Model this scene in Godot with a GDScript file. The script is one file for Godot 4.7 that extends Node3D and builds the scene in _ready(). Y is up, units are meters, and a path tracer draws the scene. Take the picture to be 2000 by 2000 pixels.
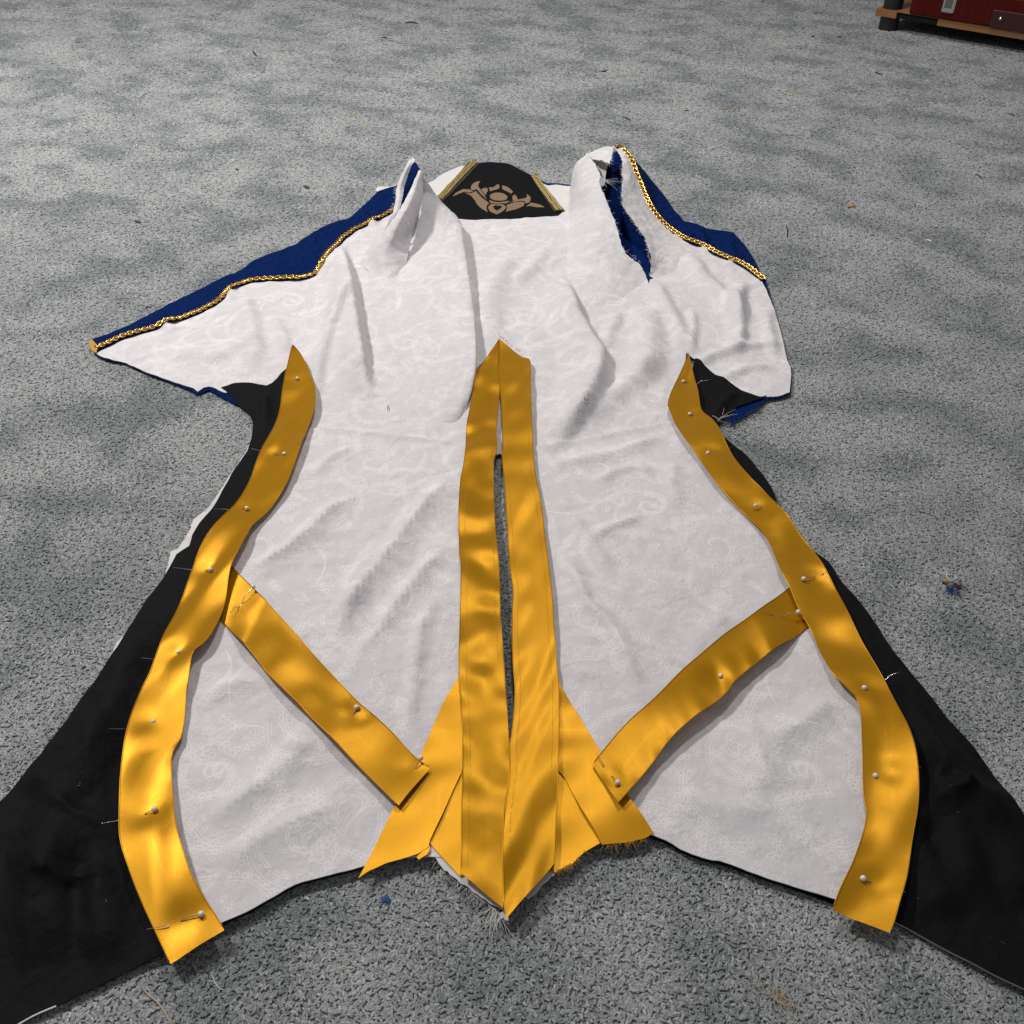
extends Node3D
# A coat under construction, spread on a mottled carpet. Units metres; outlines below are floor positions in millimetres.

const GX := -1.3
const GZ := -2.4
const CELL := 0.004
const GW := 660
const GH := 580
var grid := PackedFloat32Array()
var soft := PackedFloat32Array()
var last := {}
var pin_points: Array = []
var mats := {}
var noise_a := FastNoiseLite.new()
var noise_b := FastNoiseLite.new()
var noise_c := FastNoiseLite.new()
var noise_m := FastNoiseLite.new()
var noise_s := FastNoiseLite.new()
var rng := RandomNumberGenerator.new()


# ---------------------------------------------------------------- mesh gathering
class Geo:
	var v := PackedVector3Array()
	var n := PackedVector3Array()
	var uv := PackedVector2Array()
	var i := PackedInt32Array()
	var c := PackedColorArray()

	func add(p: Vector3, nn: Vector3, t := Vector2.ZERO) -> int:
		v.append(p)
		n.append(nn)
		uv.append(t)
		return v.size() - 1

	func tri(a: int, b: int, d: int) -> void:
		i.append(a)
		i.append(b)
		i.append(d)

	# a triangle with its own flat normal
	func flat(a: Vector3, b: Vector3, d: Vector3) -> void:
		var nn := (d - a).cross(b - a).normalized()
		tri(add(a, nn, Vector2(a.x, a.z)), add(b, nn, Vector2(b.x, b.z)), add(d, nn, Vector2(d.x, d.z)))

	func quad(a: Vector3, b: Vector3, d: Vector3, e: Vector3) -> void:
		flat(a, b, d)
		flat(a, d, e)

	# a tube along a path, radius per point
	func tube(path: PackedVector3Array, radii: PackedFloat32Array, sides := 6, flatten := 1.0, closed_ends := true) -> void:
		var count := path.size()
		var first := v.size()
		for k in count:
			var t := (path[mini(k + 1, count - 1)] - path[maxi(k - 1, 0)]).normalized()
			var up := Vector3.UP if absf(t.y) < 0.9 else Vector3.RIGHT
			var s := t.cross(up).normalized()
			var w := s.cross(t).normalized()
			for j in sides:
				var a := TAU * j / sides
				var d := s * cos(a) + w * sin(a) * flatten
				add(path[k] + d * radii[k], d.normalized(), Vector2(float(j) / sides, float(k) / count))
		for k in count - 1:
			for j in sides:
				var a := first + k * sides + j
				var b := first + k * sides + (j + 1) % sides
				tri(a, b, a + sides)
				tri(b, b + sides, a + sides)
		if closed_ends:
			for e in 2:
				var k := 0 if e == 0 else count - 1
				var t := (path[mini(k + 1, count - 1)] - path[maxi(k - 1, 0)]).normalized() * (-1.0 if e == 0 else 1.0)
				var mid := add(path[k] + t * radii[k] * 0.4, t)
				for j in sides:
					var a := first + k * sides + j
					var b := first + k * sides + (j + 1) % sides
					if e == 0:
						tri(mid, b, a)
					else:
						tri(mid, a, b)

	func mesh() -> ArrayMesh:
		var arr := []
		arr.resize(Mesh.ARRAY_MAX)
		arr[Mesh.ARRAY_VERTEX] = v
		arr[Mesh.ARRAY_NORMAL] = n
		arr[Mesh.ARRAY_TEX_UV] = uv
		arr[Mesh.ARRAY_INDEX] = i
		if c.size() == v.size():
			arr[Mesh.ARRAY_COLOR] = c
		var m := ArrayMesh.new()
		m.add_surface_from_arrays(Mesh.PRIMITIVE_TRIANGLES, arr)
		return m


func put(called: String, geo: Geo, m: Material, parent: Node = self) -> MeshInstance3D:
	var o := MeshInstance3D.new()
	o.name = called
	o.mesh = geo.mesh()
	o.material_override = m
	parent.add_child(o, true)
	return o


func numbered(called: String) -> String:
	if not has_node(called):
		return called
	var k := 1
	while has_node("%s_%03d" % [called, k]):
		k += 1
	return "%s_%03d" % [called, k]


func tag(o: Node3D, label: String, category: String, group := "") -> Node3D:
	o.set_meta("label", label)
	o.set_meta("category", category)
	if group:
		o.set_meta("group", group)
	return o


func thing(called: String, label: String, category: String, where := Vector3.ZERO, group := "") -> Node3D:
	var o := Node3D.new()
	o.name = numbered(called)
	add_child(o)
	o.position = where
	return tag(o, label, category, group)


func fl(a: Array) -> PackedVector2Array:  # millimetres on the floor -> metres
	var out := PackedVector2Array()
	for k in range(0, a.size(), 2):
		out.append(Vector2(a[k], a[k + 1]) * 0.001)
	return out


func sp(a: Array) -> PackedVector3Array:  # millimetres in space -> metres
	var out := PackedVector3Array()
	for k in range(0, a.size(), 3):
		out.append(Vector3(a[k], a[k + 1], a[k + 2]) * 0.001)
	return out


# ---------------------------------------------------------------- the lie of the cloth
func cloth(x: float, z: float) -> float:
	var u := clampf((x - GX) / CELL, 0.0, GW - 2.001)
	var w := clampf((z - GZ) / CELL, 0.0, GH - 2.001)
	var iu := int(u)
	var iw := int(w)
	var fu := u - iu
	var fw := w - iw
	var k := iw * GW + iu
	return lerpf(lerpf(grid[k], grid[k + 1], fu), lerpf(grid[k + GW], grid[k + GW + 1], fu), fw)


func blurred(from: PackedFloat32Array, r: int) -> PackedFloat32Array:
	var out := from.duplicate()
	var n := 2.0 * r + 1.0
	for pass_ in 2:
		for j in GH:
			var sum := 0.0
			var row := PackedFloat32Array()
			row.resize(GW)
			for i in range(-r, r + 1):
				sum += out[j * GW + maxi(i, 0)]
			for i in GW:
				row[i] = sum / n
				sum += out[j * GW + mini(i + r + 1, GW - 1)] - out[j * GW + maxi(i - r, 0)]
			for i in GW:
				out[j * GW + i] = row[i]
		for i in GW:
			var sum := 0.0
			var line := PackedFloat32Array()
			line.resize(GH)
			for j in range(-r, r + 1):
				sum += out[maxi(j, 0) * GW + i]
			for j in GH:
				line[j] = sum / n
				sum += out[mini(j + r + 1, GH - 1) * GW + i] - out[maxi(j - r, 0) * GW + i]
			for j in GH:
				out[j * GW + i] = line[j]
	return out


func blur_grid() -> void:  # the lie of the cloth as a stiff satin follows it
	soft = blurred(grid, 6)


func cloth_soft(x: float, z: float) -> float:
	var keep := grid
	grid = soft
	var y := cloth(x, z)
	grid = keep
	return y


func lay_base() -> void:
	grid.resize(GW * GH)
	for j in GH:
		var z := GZ + j * CELL
		for i in GW:
			var x := GX + i * CELL
			var r := 1.0 - absf(noise_b.get_noise_2d(x, z)) * 2.2
			grid[j * GW + i] = 0.0055 + 0.0026 * noise_a.get_noise_2d(x, z) + 0.0006 * r * absf(r) + 0.0007 * noise_c.get_noise_2d(x, z)


# a fold: a ridge along a line, wl wide on the left of the picture and wr on its right, drawn towards the viewer
func fold(line: PackedVector2Array, high: float, wl: float, wr: float, sharp := 1.0) -> void:
	var w := maxf(wl, wr)
	var box := Rect2(line[0], Vector2.ZERO)
	var total := 0.0
	for k in line.size():
		box = box.expand(line[k])
		if k:
			total += line[k].distance_to(line[k - 1])
	box = box.grow(w)
	var i0 := clampi(int((box.position.x - GX) / CELL), 1, GW - 2)
	var i1 := clampi(int((box.end.x - GX) / CELL), 1, GW - 2)
	var j0 := clampi(int((box.position.y - GZ) / CELL), 1, GH - 2)
	var j1 := clampi(int((box.end.y - GZ) / CELL), 1, GH - 2)
	for j in range(j0, j1):
		for i in range(i0, i1):
			var p := Vector2(GX + i * CELL, GZ + j * CELL)
			var best := 9.0
			var side := 1.0
			var along := 0.0
			var run := 0.0
			for k in line.size() - 1:
				var a := line[k]
				var d := line[k + 1] - a
				var ln := d.length()
				var t := clampf((p - a).dot(d) / (ln * ln), 0.0, 1.0)
				var far := p.distance_to(a + d * t)
				if far < best:
					best = far
					side = d.cross(p - a)
					along = run + t * ln
				run += ln
			var s := best / (wl if side > 0.0 else wr)
			if s < 1.0:
				var q := along / total
				var taper := smoothstep(0.0, 0.25, q) * smoothstep(1.0, 0.75, q)
				grid[j * GW + i] += high * taper * (pow(0.5 + 0.5 * cos(PI * s), sharp) if sharp > 0.0 else (1.0 - s) * (1.0 - s))


func dense(line: PackedVector2Array, step: float, closed := true) -> PackedVector2Array:
	var out := PackedVector2Array()
	var count := line.size()
	for k in count if closed else count - 1:
		var a := line[k]
		var b := line[(k + 1) % count]
		var steps := maxi(1, int(ceil(a.distance_to(b) / step)))
		for s in steps:
			out.append(a.lerp(b, float(s) / steps))
	if not closed:
		out.append(line[count - 1])
	return out


# softens the corners of an outline traced with few points, and frays it a little
func smooth(line: PackedVector2Array, fray := 0.0, round := true) -> PackedVector2Array:
	var out := line
	if round:
		var soft := PackedVector2Array()
		var count := line.size()
		for k in count:
			var a := line[(k + count - 1) % count]
			var b := line[k]
			var d := line[(k + 1) % count]
			if absf((b - a).angle_to(d - b)) > 0.55:
				soft.append(b)
			else:
				soft.append(b.lerp(a, 0.25))
				soft.append(b * 0.75 + (a + d) * 0.125)
				soft.append(b.lerp(d, 0.25))
		out = soft
	if fray > 0.0:
		var rough := PackedVector2Array()
		for p in dense(out, 0.005):
			rough.append(p + Vector2(rng.randf_range(-fray, fray), rng.randf_range(-fray, fray)))
		out = rough
	return out


func up_normal(x: float, z: float, h: Callable) -> Vector3:
	var e := 0.003
	return Vector3(h.call(x - e, z) - h.call(x + e, z), 2.0 * e, h.call(x, z - e) - h.call(x, z + e)).normalized()


# a piece of cloth of any outline, lying `lift` above the lie of the cloth, with a cut edge
func panel(called: String, parent: Node, outline: PackedVector2Array, m: Material, lift: float, thick := 0.001, ripple := 0.0, wave := 22.0, cell := 0.005) -> MeshInstance3D:
	var h := func(x: float, z: float) -> float:
		var y := (cloth_soft(x, z) if ripple > 0.0 else cloth(x, z)) + lift
		if ripple > 0.0:
			y += ripple * (1.0 + noise_s.get_noise_2d(x * wave + 3.0, z * wave))
		return y
	var geo := Geo.new()
	var box := Rect2(outline[0], Vector2.ZERO)
	for p in outline:
		box = box.expand(p)
	box = box.grow(cell)
	var nx := int(box.size.x / cell) + 2
	var nz := int(box.size.y / cell) + 2
	var edge := {}
	for p in dense(outline, cell * 0.15):
		edge[Vector2i(int((p.x - box.position.x) / cell), int((p.y - box.position.y) / cell))] = true
	var nodes := {}
	var count := outline.size()
	for j in nz:
		var zc := box.position.y + (j + 0.5) * cell
		var cuts := []
		for k in count:
			var a := outline[k]
			var b := outline[(k + 1) % count]
			if (a.y <= zc) != (b.y <= zc):
				cuts.append(a.x + (b.x - a.x) * (zc - a.y) / (b.y - a.y))
		cuts.sort()
		for i in nx:
			var at := Vector2i(i, j)
			var x0 := box.position.x + i * cell
			var z0 := box.position.y + j * cell
			if edge.has(at):
				var square := PackedVector2Array([Vector2(x0, z0), Vector2(x0 + cell, z0), Vector2(x0 + cell, z0 + cell), Vector2(x0, z0 + cell)])
				for piece in Geometry2D.intersect_polygons(square, outline):
					var cut := Geometry2D.triangulate_polygon(piece)
					for k in range(0, cut.size(), 3):
						var ids := []
						for q in 3:
							var p: Vector2 = piece[cut[k + q]]
							ids.append(geo.add(Vector3(p.x, h.call(p.x, p.y), p.y), up_normal(p.x, p.y, h), p * 2.0))
						var a: Vector2 = piece[cut[k]]
						var b: Vector2 = piece[cut[k + 1]]
						var d: Vector2 = piece[cut[k + 2]]
						if (b - a).cross(d - a) > 0.0:
							geo.tri(ids[0], ids[1], ids[2])
						else:
							geo.tri(ids[0], ids[2], ids[1])
				continue
			var inside := false
			for x in cuts:
				if x < x0 + cell * 0.5:
					inside = not inside
			if not inside:
				continue
			var c := []
			for q in 4:
				var key := Vector2i(i + (1 if q == 1 or q == 2 else 0), j + (1 if q > 1 else 0))
				if not nodes.has(key):
					var x := box.position.x + key.x * cell
					var z := box.position.y + key.y * cell
					nodes[key] = geo.add(Vector3(x, h.call(x, z), z), up_normal(x, z, h), Vector2(x, z) * 2.0)
				c.append(nodes[key])
			geo.tri(c[0], c[1], c[2])
			geo.tri(c[0], c[2], c[3])
	# the cut edge of the cloth
	var rim := dense(outline, 0.006)
	var turn := 0.0
	for k in rim.size():
		turn += rim[k].cross(rim[(k + 1) % rim.size()])
	for k in rim.size():
		var a := rim[k]
		var b := rim[(k + 1) % rim.size()]
		var a1 := Vector3(a.x, h.call(a.x, a.y), a.y)
		var b1 := Vector3(b.x, h.call(b.x, b.y), b.y)
		var low := Vector3.DOWN * thick
		if turn > 0.0:
			geo.quad(a1, a1 + low, b1 + low, b1)
		else:
			geo.quad(b1, b1 + low, a1 + low, a1)
	return put(called, geo, m, parent)


func resample(line: PackedVector2Array, count: int) -> PackedVector2Array:
	var c := Curve2D.new()
	c.bake_interval = 0.002
	for k in line.size():
		var a := line[maxi(k - 1, 0)]
		var b := line[mini(k + 1, line.size() - 1)]
		var tang := (b - a) / 6.0
		var sharp := k > 0 and k < line.size() - 1 and absf((line[k] - a).angle_to(b - line[k])) > 0.9
		if sharp:
			tang = Vector2.ZERO
		c.add_point(line[k], -tang, tang)
	var out := PackedVector2Array()
	var ln := c.get_baked_length()
	for k in count:
		out.append(c.sample_baked(ln * k / (count - 1)))
	return out


# smooth normals over what has been gathered from vertex `from` on
func settle(geo: Geo, from: int, first_index: int) -> void:
	for k in range(from, geo.n.size()):
		geo.n[k] = Vector3.ZERO
	for k in range(first_index, geo.i.size(), 3):
		var a := geo.v[geo.i[k]]
		var f := (geo.v[geo.i[k + 2]] - a).cross(geo.v[geo.i[k + 1]] - a)
		for q in 3:
			geo.n[geo.i[k + q]] += f
	for k in range(from, geo.n.size()):
		geo.n[k] = geo.n[k].normalized()


# a ribbon between two edges; its middle bulges and its edges lift between the pins
func ribbon(called: String, parent: Node, left: PackedVector2Array, right: PackedVector2Array, m: Material, lift: float, wave := 0.0016, freq := 20.0, lift_l := 0.0, lift_r := 0.0, seed_at := 0.0, rows := 150, cols := 18, tuck := 0.0) -> MeshInstance3D:
	var a := resample(left, rows)
	var b := resample(right, rows)
	var geo := Geo.new()
	var run := 0.0
	var pts := []
	for k in rows:
		if k:
			run += (a[k] + b[k]).distance_to(a[k - 1] + b[k - 1]) * 0.5
		for j in cols:
			var u := float(j) / (cols - 1)
			var p := a[k].lerp(b[k], u)
			var n1 := noise_s.get_noise_2d(run * freq * 0.85 + u * 0.7 + seed_at * 3.0, u * 0.55 + seed_at)
			var n2 := noise_s.get_noise_2d(p.x * freq + seed_at, p.y * freq - seed_at)
			var y := cloth_soft(p.x, p.y) + lift + wave * (1.15 + n2 * 0.8) + wave * 0.7 * n1
			var beat := 0.5 + 0.5 * noise_m.get_noise_2d(run * 9.0 + seed_at, 4.0 + seed_at)
			y += lift_l * pow(1.0 - u, 2.0) * beat + lift_r * pow(u, 2.0) * beat
			for pin_at: Vector2 in pin_points:
				var gap := p.distance_squared_to(pin_at)
				if gap < 0.0012:
					y -= 0.0019 * exp(-gap / 0.00016)
			if tuck > 0.0:
				y = lerpf(cloth_soft(p.x, p.y) + tuck, y, smoothstep(0.06, 0.24, float(k) / rows))
			geo.add(Vector3(p.x, y, p.y), Vector3.UP, Vector2(u * 0.042, run) * 2.0)
	for k in rows - 1:
		for j in cols - 1:
			var q := k * cols + j
			geo.tri(q, q + 1, q + cols)
			geo.tri(q + 1, q + cols + 1, q + cols)
	var f := (geo.v[geo.i[2]] - geo.v[geo.i[0]]).cross(geo.v[geo.i[1]] - geo.v[geo.i[0]])
	if f.y < 0.0:
		geo.i.reverse()
	settle(geo, 0, 0)
	last = {"v": geo.v.duplicate(), "rows": rows, "cols": cols}
	# woven selvedges: a fine cord along both sides
	for s in 2:
		var path := PackedVector3Array()
		var radii := PackedFloat32Array()
		for k in range(0, rows, 2):
			path.append(geo.v[k * cols + (0 if s == 0 else cols - 1)] + Vector3.UP * 0.0001)
			radii.append(0.0005)
		geo.tube(path, radii, 5)
	return put(called, geo, m, parent)


# a sheet of cloth through rows of points in space
func sheet(called: String, parent: Node, rows: Array, m: Material, crumple := 0.0012, sub := 10, fray := 0.0) -> MeshInstance3D:
	var nr := rows.size()
	var pts: Array = []
	for r in rows:
		pts.append(sp(r))
	var nc: int = pts[0].size()
	var geo := Geo.new()
	var R := (nr - 1) * sub + 1
	var C := (nc - 1) * sub + 1
	var spline := func(line: Array, t: float) -> Vector3:
		var k := clampi(int(t), 0, line.size() - 2)
		return (line[k] as Vector3).cubic_interpolate(line[k + 1], line[maxi(k - 1, 0)], line[mini(k + 2, line.size() - 1)], t - k)
	for i in R:
		var across: Array = []
		for c in nc:
			var column: Array = []
			for r in nr:
				column.append(pts[r][c])
			across.append(spline.call(column, float(i) / sub))
		for j in C:
			var p: Vector3 = spline.call(across, float(j) / sub)
			p.y += crumple * noise_c.get_noise_2d(p.x * 1.3 + 2.0, p.z * 1.3) * minf(1.0, maxf(0.0, p.y) * 60.0)
			p.z += crumple * 1.5 * noise_c.get_noise_2d(p.x * 1.2 - 5.0, p.y * 3.0)
			if fray > 0.0 and (j == 0 or j == C - 1 or i == 0):
				p += Vector3(rng.randf_range(-fray, fray), rng.randf_range(-fray, fray), 0)
			geo.add(p, Vector3.UP, Vector2(p.x, p.z - p.y * 0.8) * 2.0)
	for i in R - 1:
		for j in C - 1:
			var q := i * C + j
			geo.tri(q, q + 1, q + C)
			geo.tri(q + 1, q + C + 1, q + C)
	settle(geo, 0, 0)
	var mid := geo.n[(R / 2) * C + C / 2]
	if mid.y + mid.z * 0.8 < 0.0:
		geo.i.reverse()
		settle(geo, 0, 0)
	return put(called, geo, m, parent)


# loose thread ends along a line in space
func frays(called: String, parent: Node, line: PackedVector3Array, out_dir: Vector3, m: Material, count: int, long: float, thin := 0.0003) -> void:
	var geo := Geo.new()
	for k in count:
		var t := rng.randf() * (line.size() - 1)
		var i := mini(int(t), line.size() - 2)
		var p := line[i].lerp(line[i + 1], t - i)
		var d := (out_dir + Vector3(rng.randf_range(-0.7, 0.7), rng.randf_range(-0.25, 0.5), rng.randf_range(-0.7, 0.7))).normalized()
		var bend := Vector3(rng.randf_range(-1, 1), rng.randf_range(-0.7, 0.3), rng.randf_range(-1, 1)) * 0.5
		var ln := long * rng.randf_range(0.35, 1.2)
		var path := PackedVector3Array()
		var radii := PackedFloat32Array()
		for s in 5:
			var q := s / 4.0
			path.append(p + d * ln * q + bend * ln * q * q)
			radii.append(thin * (1.0 - 0.5 * q))
		geo.tube(path, radii, 4)
	var o := put(called, geo, m, parent)
	o.set_meta("kind", "stuff")


func along(line: PackedVector2Array, lift: float, step := 0.01, closed := false) -> PackedVector3Array:
	var out := PackedVector3Array()
	for p in dense(line, step, closed):
		out.append(Vector3(p.x, cloth(p.x, p.y) + lift, p.y))
	return out


# sewing stitches: short raised threads in a row
func stitches(called: String, parent: Node, path: PackedVector3Array, m: Material) -> void:
	var geo := Geo.new()
	var left := 0.0
	for k in path.size() - 1:
		var a := path[k]
		var b := path[k + 1]
		var ln := a.distance_to(b)
		var t := left
		while t < ln:
			var p := a.lerp(b, t / ln)
			var q := a.lerp(b, minf(1.0, (t + 0.0022) / ln))
			if p.distance_to(q) > 0.0004:
				geo.tube(PackedVector3Array([p, (p + q) * 0.5 + Vector3.UP * 0.0004, q]), PackedFloat32Array([0.0002, 0.0003, 0.0002]), 4)
			t += 0.0032
		left = t - ln
	var o := put(called, geo, m, parent)
	o.set_meta("kind", "stuff")


# a row of stitches on the ribbon just laid, a share u of the way across it
func sew(parent: Node, u: float, from: float, to: float) -> void:
	var path := PackedVector3Array()
	var rows: int = last.rows
	var cols: int = last.cols
	for k in range(int(rows * from), int(rows * to)):
		var f := u * (cols - 1)
		var i := mini(int(f), cols - 2)
		path.append((last.v[k * cols + i] as Vector3).lerp(last.v[k * cols + i + 1], f - i))
	stitches("stitching", parent, path, mats.gold_thread)


func polish(path: PackedVector3Array, step: float) -> PackedVector3Array:
	var c := Curve3D.new()
	c.bake_interval = step * 0.5
	for k in path.size():
		var tang := (path[mini(k + 1, path.size() - 1)] - path[maxi(k - 1, 0)]) / 6.0
		c.add_point(path[k], -tang, tang)
	var out := PackedVector3Array()
	var ln := c.get_baked_length()
	var count := int(ln / step) + 2
	for k in count:
		out.append(c.sample_baked(ln * k / (count - 1)))
	return out


# a plaited cord: strands that weave over and under each other along a line
func plait(called: String, parent: Node, line: PackedVector3Array, m: Material, half: float, pitch: float, thick: float, strands := 3) -> MeshInstance3D:
	var path := polish(line, pitch / 12.0)
	var geo := Geo.new()
	for s in strands:
		var pts := PackedVector3Array()
		var radii := PackedFloat32Array()
		var run := 0.0
		for k in path.size():
			if k:
				run += path[k].distance_to(path[k - 1])
			var t := (path[mini(k + 1, path.size() - 1)] - path[maxi(k - 1, 0)]).normalized()
			var side := t.cross(Vector3.UP).normalized()
			var ph := TAU * (run / pitch + float(s) / strands)
			pts.append(path[k] + side * half * sin(ph) + Vector3.UP * (thick * (1.1 + 0.8 * sin(2.0 * ph))))
			radii.append(thick)
		geo.tube(pts, radii, 6)
	return put(called, geo, m, parent)


func box_geo(geo: Geo, o: Vector3, x: Vector3, y: Vector3, z: Vector3, bevel := 0.0) -> void:
	# o is the middle; x, y, z are half extents along right-handed axes
	var b := bevel
	var hx := x.normalized() * b
	var hy := y.normalized() * b
	var hz := z.normalized() * b
	var ax := [x, y, z]
	var hb := [hx, hy, hz]
	for f in 3:
		for s: float in [-1.0, 1.0]:
			var nrm: Vector3 = ax[f] * s
			var u: Vector3 = ax[(f + 1) % 3] - hb[(f + 1) % 3]
			var w: Vector3 = (ax[(f + 2) % 3] - hb[(f + 2) % 3]) * s
			geo.quad(o + nrm - u - w, o + nrm - u + w, o + nrm + u + w, o + nrm + u - w)
	if b > 0.0:
		for f in 3:
			var g := (f + 1) % 3
			var k := (f + 2) % 3
			for s: float in [-1.0, 1.0]:
				for t: float in [-1.0, 1.0]:
					var e1: Vector3 = ax[f] * s + (ax[g] - hb[g]) * t
					var e2: Vector3 = (ax[f] - hb[f]) * s + ax[g] * t
					var w: Vector3 = ax[k] - hb[k]
					if s * t > 0.0:
						geo.quad(o + e1 - w, o + e1 + w, o + e2 + w, o + e2 - w)
					else:
						geo.quad(o + e1 + w, o + e1 - w, o + e2 - w, o + e2 + w)
		for s: float in [-1.0, 1.0]:
			for t: float in [-1.0, 1.0]:
				for r: float in [-1.0, 1.0]:
					var p: Vector3 = o + x * s + (y - hy) * t + (z - hz) * r
					var q: Vector3 = o + (x - hx) * s + y * t + (z - hz) * r
					var w: Vector3 = o + (x - hx) * s + (y - hy) * t + z * r
					if s * t * r > 0.0:
						geo.flat(p, w, q)
					else:
						geo.flat(p, q, w)


# ---------------------------------------------------------------- materials
func noise_of(freq: float, seed_at: int, octaves := 3, kind := FastNoiseLite.TYPE_SIMPLEX_SMOOTH) -> FastNoiseLite:
	var n := FastNoiseLite.new()
	n.noise_type = kind
	n.frequency = freq
	n.seed = seed_at
	n.fractal_octaves = octaves
	return n


func grain(size: int, freq: float, seed_at: int, bump := 4.0, octaves := 3) -> NoiseTexture2D:
	var t := NoiseTexture2D.new()
	t.width = size
	t.height = size
	t.seamless = true
	t.as_normal_map = true
	t.bump_strength = bump
	t.noise = noise_of(freq, seed_at, octaves)
	return t


func plain(called: String, lin: Color, rough: float, metal := 0.0, spec := 0.5) -> StandardMaterial3D:
	var m := StandardMaterial3D.new()
	m.resource_name = called
	m.albedo_color = lin.linear_to_srgb()
	m.roughness = rough
	m.metallic = metal
	m.metallic_specular = spec
	m.cull_mode = BaseMaterial3D.CULL_DISABLED
	mats[called] = m
	return m


# white-on-white paisley print, half a metre square, drawn with pen strokes
var ink := PackedByteArray()
const INK := 2048

func dot(x: float, y: float, r: float) -> void:
	var i0 := int(floor(x - r))
	var j0 := int(floor(y - r))
	var w := int(ceil(r * 2.0)) + 1
	for j in w:
		for i in w:
			var dx := i0 + i + 0.5 - x
			var dy := j0 + j + 0.5 - y
			if dx * dx + dy * dy < r * r:
				ink[posmod(j0 + j, INK) * INK + posmod(i0 + i, INK)] = 255


func stroke(pts: PackedVector2Array, r := 1.25) -> void:
	for k in pts.size() - 1:
		var a := pts[k]
		var b := pts[k + 1]
		var steps := maxi(1, int(a.distance_to(b) / 1.3))
		for s in steps:
			var p := a.lerp(b, float(s) / steps)
			dot(p.x, p.y, r)


func ring(c: Vector2, r: float, wobble := 0.0, petals := 5, turn := 0.0) -> void:
	var pts := PackedVector2Array()
	var count := maxi(12, petals * 10)
	for k in count + 1:
		var a := TAU * k / count
		pts.append(c + Vector2.from_angle(a + turn) * r * (1.0 + wobble * absf(cos(a * petals * 0.5)) - wobble * 0.5))
	stroke(pts)


func paisley(c: Vector2, size: float, turn: float, hand: float) -> void:
	# teardrop with a curled tail: spirals inwards, with scallops outside and beads within
	for lane: float in [1.0, 0.94, 0.80, 0.75]:
		var pts := PackedVector2Array()
		for k in 221:
			var t := k / 220.0
			var a := turn + hand * (t * 3.1 * PI)
			pts.append(c + Vector2.from_angle(a) * size * lane * pow(1.0 - t * 0.94, 1.15))
		stroke(pts)
	for k in 26:
		var t := k / 26.0 * 0.62
		var a := turn + hand * (t * 3.1 * PI)
		var at := c + Vector2.from_angle(a) * size * pow(1.0 - t * 0.94, 1.15)
		var out := Vector2.from_angle(a)
		var pts := PackedVector2Array()
		for q in 9:
			var w := q / 8.0 * PI
			pts.append(at + (out.orthogonal() * cos(w) * 0.75 + out * sin(w)) * size * 0.085)
		stroke(pts)
		var bead := c + Vector2.from_angle(a) * size * 0.87 * pow(1.0 - t * 0.94, 1.15)
		ring(bead, 5.0, 0.0, 3)
	# tail
	var tip := c + Vector2.from_angle(turn - hand * 0.9) * size * 1.75
	var root := c + Vector2.from_angle(turn) * size
	for w: float in [0.0, 9.0, 22.0]:
		var pts := PackedVector2Array()
		for k in 41:
			var t := k / 40.0
			pts.append(root.lerp(tip, t) + Vector2.from_angle(turn) * (sin(t * PI) * size * 0.28 - w * (1.0 - t)))
		stroke(pts)


func sprig(c: Vector2, turn: float, leaves: int, size: float) -> void:
	var d := Vector2.from_angle(turn)
	stroke(PackedVector2Array([c, c + d * size * leaves]))
	for k in leaves:
		for s: float in [-1.0, 1.0]:
			var at := c + d * size * (k + 0.4)
			var o := (d + d.orthogonal() * s * 1.2).normalized()
			var pts := PackedVector2Array()
			for q in 13:
				var w := TAU * q / 12.0
				pts.append(at + o * size * (0.55 - 0.55 * cos(w)) + o.orthogonal() * size * 0.34 * sin(w))
			stroke(pts, 1.3)


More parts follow.
